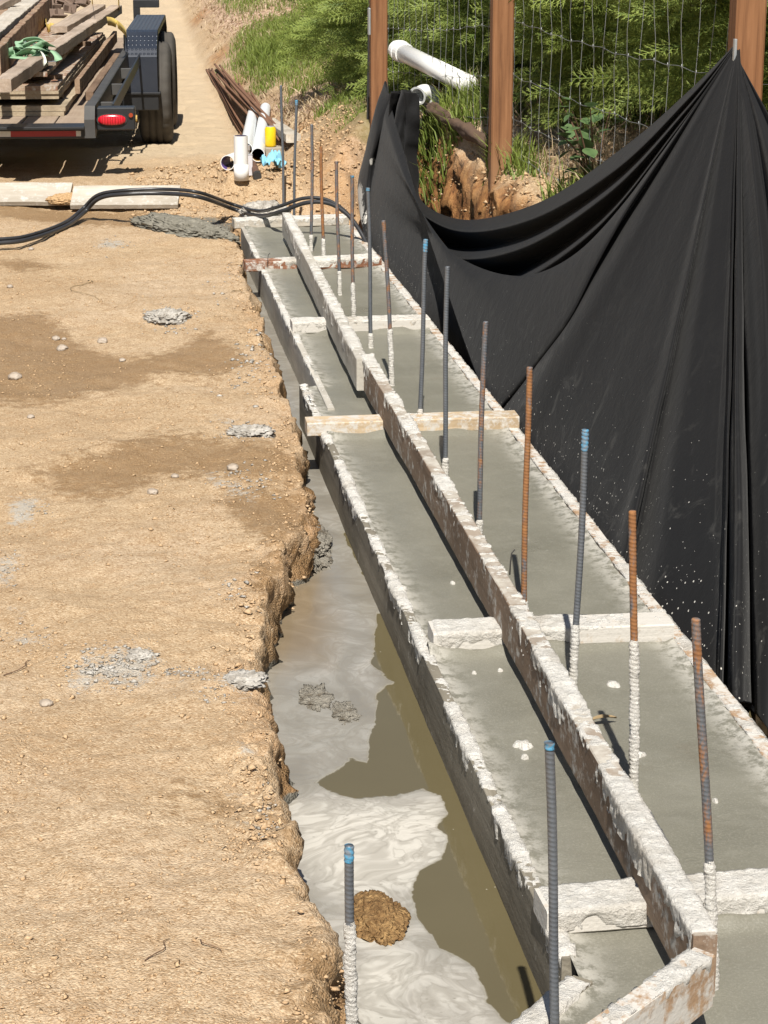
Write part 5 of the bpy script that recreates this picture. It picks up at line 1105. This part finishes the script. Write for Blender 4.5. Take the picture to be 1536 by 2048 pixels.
# ------------------------------------------------------------------ trailer
TO = atz(190, 250, .36); TH = math.radians(-3.9)
def tl(px, py, z):
    """photo position at a height -> trailer coordinates"""
    p = atz(px, py, z) - np.array([TO[0], TO[1], 0]); c, s = math.cos(-TH), math.sin(-TH)
    return np.array([p[0] * c - p[1] * s, p[0] * s + p[1] * c, z])
def tw(p):
    c, s = math.cos(TH), math.sin(TH); return (TO[0] + p[0] * c - p[1] * s, TO[1] + p[0] * s + p[1] * c, p[2])
def build_trailer():
    R = empty("utility_trailer", (TO[0], TO[1], 0), TH); tag(R, "black flatbed utility trailer with tread plate fender, loaded with old lumber", "trailer")
    m = MB(); m.box((-.055, .0, .33), (0, 7.2, .457), .006); m.box((-2.15, .0, .33), (-2.095, 7.2, .457), .006)
    for y in np.arange(1.0, 7, .75): m.box((-2.095, y, .235), (-.055, y + .05, .305))
    for y in np.arange(.55, 4.0, 1.15): m.box((0, y, .36), (.075, y + .035, .43), .003)
    m.obj("frame", M['dusty_black'], R)
    m = MB(); m.box((.075, .35, .365), (.088, 4.05, .44), .002); m.obj("side_rail", M['black_paint'], R)
    m = MB(); m.box((-2.15, -.05, .292), (.0, -.002, .352), .005); m.box((-2.15, -.13, .350), (-.05, .07, .364), .002); rb = m.obj("rear_beam", M['black_paint'], R)
    m = MB(); m.box((-2.12, -.0535, .305), (-.075, -.0505, .335)); m.obj("reflector_tape", M['reflector_tape'], rb)
    m = MB(); m.prism([(-.10, .300), (-.02, .295), (.30, .465), (-.03, .468), (-.10, .40)], -.052, .006); m.obj("corner_gusset", M['dusty_black'], R)
    # deck planks
    m = MB()
    for i in range(11): x = -2.09 + i * .185; m.box((x, .07, .305), (x + .178, 7.1, .345), .003)
    m.obj("deck_boards", M['wood_load_dark_y'], R)
    # tail light
    m = MB(); m.box((.012, -.02, .332), (.222, .10, .455), .006); tb = m.obj("light_box", M['black_paint'], R)
    n = 28; a = np.arange(n) * 2 * np.pi / n; sx, sz = .076, .029
    ex = np.sign(np.cos(a)) * np.abs(np.cos(a)) ** .75 * sx; ez = np.sign(np.sin(a)) * np.abs(np.sin(a)) ** .85 * sz
    m = MB(); m.prism([(x + .095, z + .390) for x, z in zip(ex * 1.1, ez * 1.18)], -.026, -.019, 'y'); m.obj("bezel", M['iron_dark'], tb)
    V = [];  
    for k, (s, d) in enumerate(((1, -.027), (.95, -.034), (.75, -.038), (.4, -.040), (.02, -.0405))): V += [(x * s + .095, d, z * s + .390) for x, z in zip(ex, ez)]
    link("tail_light", mesh("tail_light", V, grid_faces(5, n, True)), M['red_lens'], tb)
    m = MB(); m.tube([(.200, -.021, .415), (.200, -.032, .415)], .012, 12); m.obj("marker_light", M['amber_lens'], tb); m = MB(); m.tube([(.221, .03, .39), (.232, .03, .39)], .02, 12); m.obj("side_marker", M['pvc_inside'], tb)
    # fender
    f0 = tl(252, 62, .587); f1 = tl(313, 63, .587); x0, x1, y0 = f0[0], f1[0] + .005, f0[1] - .30; y1 = y0 + 2.55
    prof = [(y0, .165), (y0, .42), (y0 + .05, .475), (y0 + .27, .577), (y0 + .34, .589), (y1 - .34, .589), (y1 - .05, .475), (y1, .42), (y1, .165)]
    pr = []
    for (a_, b_) in zip(prof[:-1], prof[1:]):
        for t in np.linspace(0, 1, 8, endpoint=False): pr.append((a_[0] + (b_[0] - a_[0]) * t, a_[1] + (b_[1] - a_[1]) * t))
    pr.append(prof[-1]); k = len(pr)
    V = [(x, y, z) for x in (x0, x1) for y, z in pr]; Fc = [(i, i + 1, k + i + 1, k + i) for i in range(k - 1)]
    fd = link("fender", mesh("fender", V, Fc, False), M['tread_plate'], R); sm = fd.modifiers.new("t", 'SOLIDIFY'); sm.thickness = .004
    m = MB()
    for i in range(k - 1):
        (ya, za), (yb, zb) = pr[i], pr[i + 1]; dn = np.array((-(zb - za), yb - ya)); dn = -dn / (np.linalg.norm(dn) + 1e-9) * .035
        m.add([(x1 + .003, ya, za), (x1 + .003, yb, zb), (x1 + .003, yb + dn[0], zb + dn[1]), (x1 + .003, ya + dn[0], za + dn[1])], [(0, 1, 2, 3)])
    m.obj("fender_lip", M['black_paint'], fd)
    m = MB(); m.box((x0 - .10, y0 - .012, .035), (x1 + .005, y0 + .12, .163), .006); m.box((x0 - .105, y0 - .03, .150), (x1 + .02, y0 + .14, .166), .003); m.obj("fender_step", M['black_paint'], R)
    m = MB(); m.box((x0 - .012, y0 + .12, .05), (x0 - .003, y1 - .1, .57)); m.obj("inner_guard", M['black_paint'], R)
    # wheels
    xc = (x0 + x1) / 2 + .085; rad = .382
    for wy in (y0 + .46, y0 + 1.72):
        zc = gz(*tw((xc, wy, 0))[:2]) + rad - .012
        wr = link("wheel", None, None, R, (xc, wy, zc)); wr.empty_display_size = .1
        n = 96; a = np.arange(n) * 2 * np.pi / n
        pf = [(-.118, .215), (-.124, .27), (-.122, .32), (-.108, .362), (-.094, .376), (-.060, .381), (-.054, .372), (-.046, .372), (-.040, .382), (-.012, .383), (-.006, .373), (.006, .373), (.012, .383), (.040, .382), (.046, .372), (.054, .372), (.060, .381), (.094, .376), (.108, .362), (.122, .32), (.124, .27), (.118, .215)]
        V = []
        for x, r in pf:
            rr = np.full(n, r)
            if r > .35 and abs(x) > .055: rr = r - .007 * (np.arange(n) % 4 == 0)
            V.append(np.stack([np.full(n, x), rr * np.cos(a), rr * np.sin(a)], -1))
        link("tyre", mesh("tyre", np.array(V).reshape(-1, 3), grid_faces(len(pf), n, True), True), M['tyre_rubber'], wr)
        pf2 = [(-.10, .214), (.10, .214), (.112, .219), (.108, .205), (.07, .195), (.02, .17), (.03, .10), (.035, .055)]
        V = [np.stack([np.full(32, x), r * np.cos(np.arange(32) * np.pi / 16), r * np.sin(np.arange(32) * np.pi / 16)], -1) for x, r in pf2]
        link("rim", mesh("rim", np.array(V).reshape(-1, 3), [tuple(q) for q in grid_faces(len(pf2), 32, True)] + [tuple(range(7 * 32, 8 * 32))], True), M['rim_steel'], wr)
        m = MB(); m.tube([(.03, 0, 0), (.105, 0, 0)], [.05, .042], 16); m.obj("hub", M['iron_dark'], wr)
    wm = MB(); ya = y0 + .46; zc = gz(*tw((xc, ya, 0))[:2]) + rad; wm.box((-2.3, ya - .03, zc - .03), (xc - .13, ya + .03, zc + .03)); wm.box((-2.3, ya + 1.23, zc - .05), (xc - .13, ya + 1.29, zc + .01)); wm.obj("axle", M['iron_dark'], R)
    # hidden wheel side support so that the trailer stands on both sides
    for wy in (ya, ya + 1.26):
        zc = gz(*tw((-2.4, wy, 0))[:2]) + rad - .012; V = []
        for x, r in pf: V.append(np.stack([np.full(48, x), r * np.cos(np.arange(48) * np.pi / 24), r * np.sin(np.arange(48) * np.pi / 24)], -1))
        link("tyre", mesh("tyre", np.array(V).reshape(-1, 3), grid_faces(len(pf), 48, True), True), M['tyre_rubber'], R, (-2.4, wy, zc))
    # gooseneck end rail seen past the fender
    p = tl(266, 9, .60); p2_ = tl(318, 9, .60)
    m = MB(); m.box((p[0], p[1], .572), (p2_[0], p[1] + .06, .64), .005); m.box((p[0], p[1], .36), (p[0] + .06, p[1] + .06, .575)); m.obj("front_rail", M['black_paint'], R)
g = G("wood_load_dark_y", 0.85, 0.2); a = g.noise(60, 6, .65, .5, scale=(1, .035, 1)); g.color(g.mix(g.noise(6, 4), g.ramp(a, [(.3, (.15, .10, .07)), (.7, (.30, .22, .155))]), (.36, .29, .22))); M['wood_load_dark_y'] = g.m
build_trailer()

def build_load():
    def wb(name, a, b, wd, h, mat, label, cat="board", group="lumber on the trailer", roll=0.0, drop=None):
        """a, b: photo position plus height of the board's underside centre"""
        A = tw(tl(*a)); B = tw(tl(*b)); o, L = board(name, A, B, wd, h, M[mat], roll=roll, rough=.004); tag(o, label, cat, group); return o
    # stack of sheets and planks by the right rail: built in trailer coordinates
    z = .348
    e0 = tl(128, 234, .34); W = 1.5
    rows = [(.022, 0.00, .00, 5.0, 'wood_sheet_edge', "lowest sheet of the lumber stack, at the trailer's rear"), (.028, .012, .02, 5.0, 'wood_sheet_edge', "second lowest sheet of the lumber stack on the trailer"), None,
            (.028, -.03, .06, 4.8, 'wood_sheet_edge', "middle sheet of the lumber stack, set back a little"), (.020, -.03, .05, 4.7, 'wood_sheet_edge', "thin sheet just above the middle of the lumber stack"), (.026, -.035, .05, 4.6, 'wood_sheet', "second highest sheet of the lumber stack"), None, (.026, -.10, .16, 4.4, 'wood_sheet', "topmost scuffed brown sheet of the lumber stack, under the green strap")]
    tops = []
    for r in rows:
        if r is None:
            z += .036 if len(tops) < 3 else .040; continue
        th, dx, dy, L, mt, lab = r
        A = tw((e0[0] + dx - W / 2, e0[1] + dy, z)); B = tw((e0[0] + dx - W / 2, e0[1] + dy + L, z)); o, _ = board("lumber_sheet", A, B, W, th, M[mt], rough=.003); tag(o, lab, "lumber sheet", "sheets stacked on the trailer"); tops.append((e0[0] + dx, e0[1] + dy, z)); z += th + .0015
    # battens between layers
    for (zz, lab) in ((.402, "short dark batten low in the lumber stack"), (.514, "short dark batten high in the lumber stack")):
        for q in (.5, 3.2):
            A = tw((e0[0] - .04, e0[1] + q, zz)); B = tw((e0[0] - 1.45, e0[1] + q, zz)); o, _ = board("batten", A, B, .07, .028, M['wood_load_dark'], rough=.001); tag(o, lab, "batten", "battens between the sheets")
    zt = z
    # slim boards leaning along the stack's right side
    A = tw((e0[0] + .045, e0[1] + .55, .42)); B = tw((e0[0] + .06, e0[1] + 4.6, .44)); o, _ = board("lumber_board", A, B, .03, .085, M['wood_load_brown']); tag(o, "slim board on edge wedged along the stack's right side", "board", "lumber on the trailer")
    A = tw((e0[0] + .09, e0[1] + .9, .348)); B = tw((e0[0] + .10, e0[1] + 4.0, .348)); o, _ = board("lumber_board", A, B, .05, .05, M['wood_load_dark']); tag(o, "dark square batten on the deck beside the sheet stack", "board", "lumber on the trailer")
    # diagonal timber lying on top of everything
    wb("lumber_timber", (6, 184, zt + .002), (232, 28, zt + .05), .09, .07, 'wood_grey', "long grey timber lying diagonally over the top sheet, under the green strap", "timber")
    wb("lumber_board", (118, 66, zt + .012), (196, 20, zt + .10), .125, .045, 'wood_grey', "short grey board lying on the load between scrap metal and the diagonal timber", "board")
    wb("lumber_board", (-6, 158, zt + .004), (108, 22, zt + .004), .045, .165, 'wood_load_brown', "brown plank on edge left of the green strap", "board")
    wb("lumber_timber", (-58, 160, zt - .02), (104, 0, zt - .02), .20, .19, 'wood_load_brown', "heavy rough brown timber along the left of the load", "timber")
    wb("lumber_board", (-60, 110, zt + .14), (72, 2, zt + .14), .14, .045, 'wood_pale', "pale whitish board lying on the left part of the load", "board")
    wb("lumber_board", (-60, 85, zt + .12), (52, -4, zt + .12), .12, .06, 'wood_load_brown', "narrow brown board at the upper left of the load", "board")
    wb("lumber_board", (-60, 50, zt + .10), (26, 2, zt + .22), .13, .05, 'wood_grey', "grey board with a dark end at the top left corner", "board")
    wb("lumber_board", (-100, 120, zt - .10), (40, -4, zt - .10), .5, .04, 'wood_sheet', "wide brown board under the narrow boards at upper left", "board")
    # chips of bark and a torn splinter
    # scrap metal brackets
    rr = random.Random(3)
    for i, (px, py, zz, ry) in enumerate(((118, 34, zt + .03, .2), (134, 26, zt + .05, -.3), (112, 20, zt + .06, .8), (126, 10, zt + .09, .1), (146, 14, zt + .07, -.6), (140, 4, zt + .12, .5), (168, 12, zt + .08, 1.1))):
        p = tw(tl(px, py, zz)); mm = MB(); mm.box((-.06, -.04, 0), (.06, .04, .012), .002); mm.box((-.06, .028, 0), (.06, .04, .075), .002); mm.box((-.02, -.04, .012), (-.008, .03, .06), .001); mm.tube([(.03, 0, .010), (.03, 0, .018)], .016, 10); mm.tube([(.03, -.0, .012), (.03, 0, .05)], .007, 8)
        o = mm.obj("metal_bracket", M['rust_metal'], loc=p); o.rotation_euler = (rr.uniform(-.6, .6), rr.uniform(-.5, .5), ry * 2); tag(o, "rusty grey formwork bracket in the scrap heap on the load", "bracket", "scrap brackets on the load")
    # straps
    def ribbon(mb, P, wd, up=None, n=60):
        P = catmull(P, n); T = np.gradient(P, axis=0); T /= np.linalg.norm(T, axis=1)[:, None]; s = np.cross(T, np.array(up if up is not None else (0, 0, 1.0))); s /= np.linalg.norm(s, axis=1)[:, None] + 1e-9
        V = np.concatenate([P - s * wd / 2, P + s * wd / 2]); mb.add(V, [(i, i + 1, n + i + 1, n + i) for i in range(n - 1)])
    c0 = np.array(tw(tl(62, 106, zt + .09))); root = empty("ratchet_strap", tuple(c0)); tag(root, "bundled green ratchet strap with a shiny buckle on the diagonal timber", "strap"); m = MB(); rr = random.Random(12)
    for k in range(6):
        a0 = rr.uniform(0, 6.28); P = []
        for j in range(6):
            a = a0 + j * 1.15; P.append((math.cos(a) * rr.uniform(.05, .135), math.sin(a) * rr.uniform(.08, .2), rr.uniform(-.01, .05) + .010 * k - .02))
        ribbon(m, P, .045, (rr.uniform(-.6, .6), rr.uniform(-1, 1), .9))
    ribbon(m, [(-.10, -.05, .02), (-.15, -.12, .0), (-.175, -.2, -.07), (-.19, -.22, -.1)], .045, (0, 1, .2)); ribbon(m, [(.08, .02, .02), (.13, -.05, .01), (.16, -.14, -.03), (.10, -.2, -.05)], .045, (0, .3, 1))
    wbz = m.obj("webbing", M['strap_green'], root, True); sm = wbz.modifiers.new("t", 'SOLIDIFY'); sm.thickness = .003
    m = MB(); m.box((-.03, -.03, .05), (.055, .03, .063), .003, Matrix.Rotation(.3, 4, 'Y')); m.tube([(-.03, -.035, .06), (-.03, .035, .06)], .009, 10); m.tube([(.055, -.035, .045), (.055, .035, .045)], .009, 10); m.box((.10, -.24, -.055), (.15, -.20, -.03), .003); m.obj("buckle", M['chrome'], root)
    m = MB(); ribbon(m, [(.05, -.1, .03), (.07, -.18, .0), (.085, -.26, -.05)], .04, (0, 1, .5)); q = m.obj("strap_tail", M['strap_pale'], root, True); sm = q.modifiers.new("t", 'SOLIDIFY'); sm.thickness = .003
    def loop(pts, wd, lab):
        P = np.array([tw(tl(*p)) for p in pts]); c = P[0].copy(); mm = MB(); ribbon(mm, P - c, wd, (1, .15, .1)); o = mm.obj("yellow_strap", M['strap_yellow'], None, True, tuple(c)); sm = o.modifiers.new("t", 'SOLIDIFY'); sm.thickness = .003; tag(o, lab, "strap", "yellow straps over the load")
    loop([(215, 42, zt + .12), (226, 44, zt + .13), (240, 52, zt + .10), (252, 66, zt + .0), (258, 82, zt - .12)], .06, "yellow strap arching down beside the fender")
    loop([(185, 14, zt + .05), (185, 4, zt + .16), (184, -10, zt + .28)], .06, "yellow strap rising out of the picture above the short grey board")
    loop([(238, 22, zt + .04), (238, 8, zt + .16), (237, -10, zt + .30)], .065, "yellow strap rising out of the picture near the diagonal timber's far end")
    loop([(92, 40, zt + .02), (94, 56, zt + .03), (104, 54, zt + .04), (114, 58, zt + .02)], .06, "yellow strap lying low beside the plank on edge")
build_load()
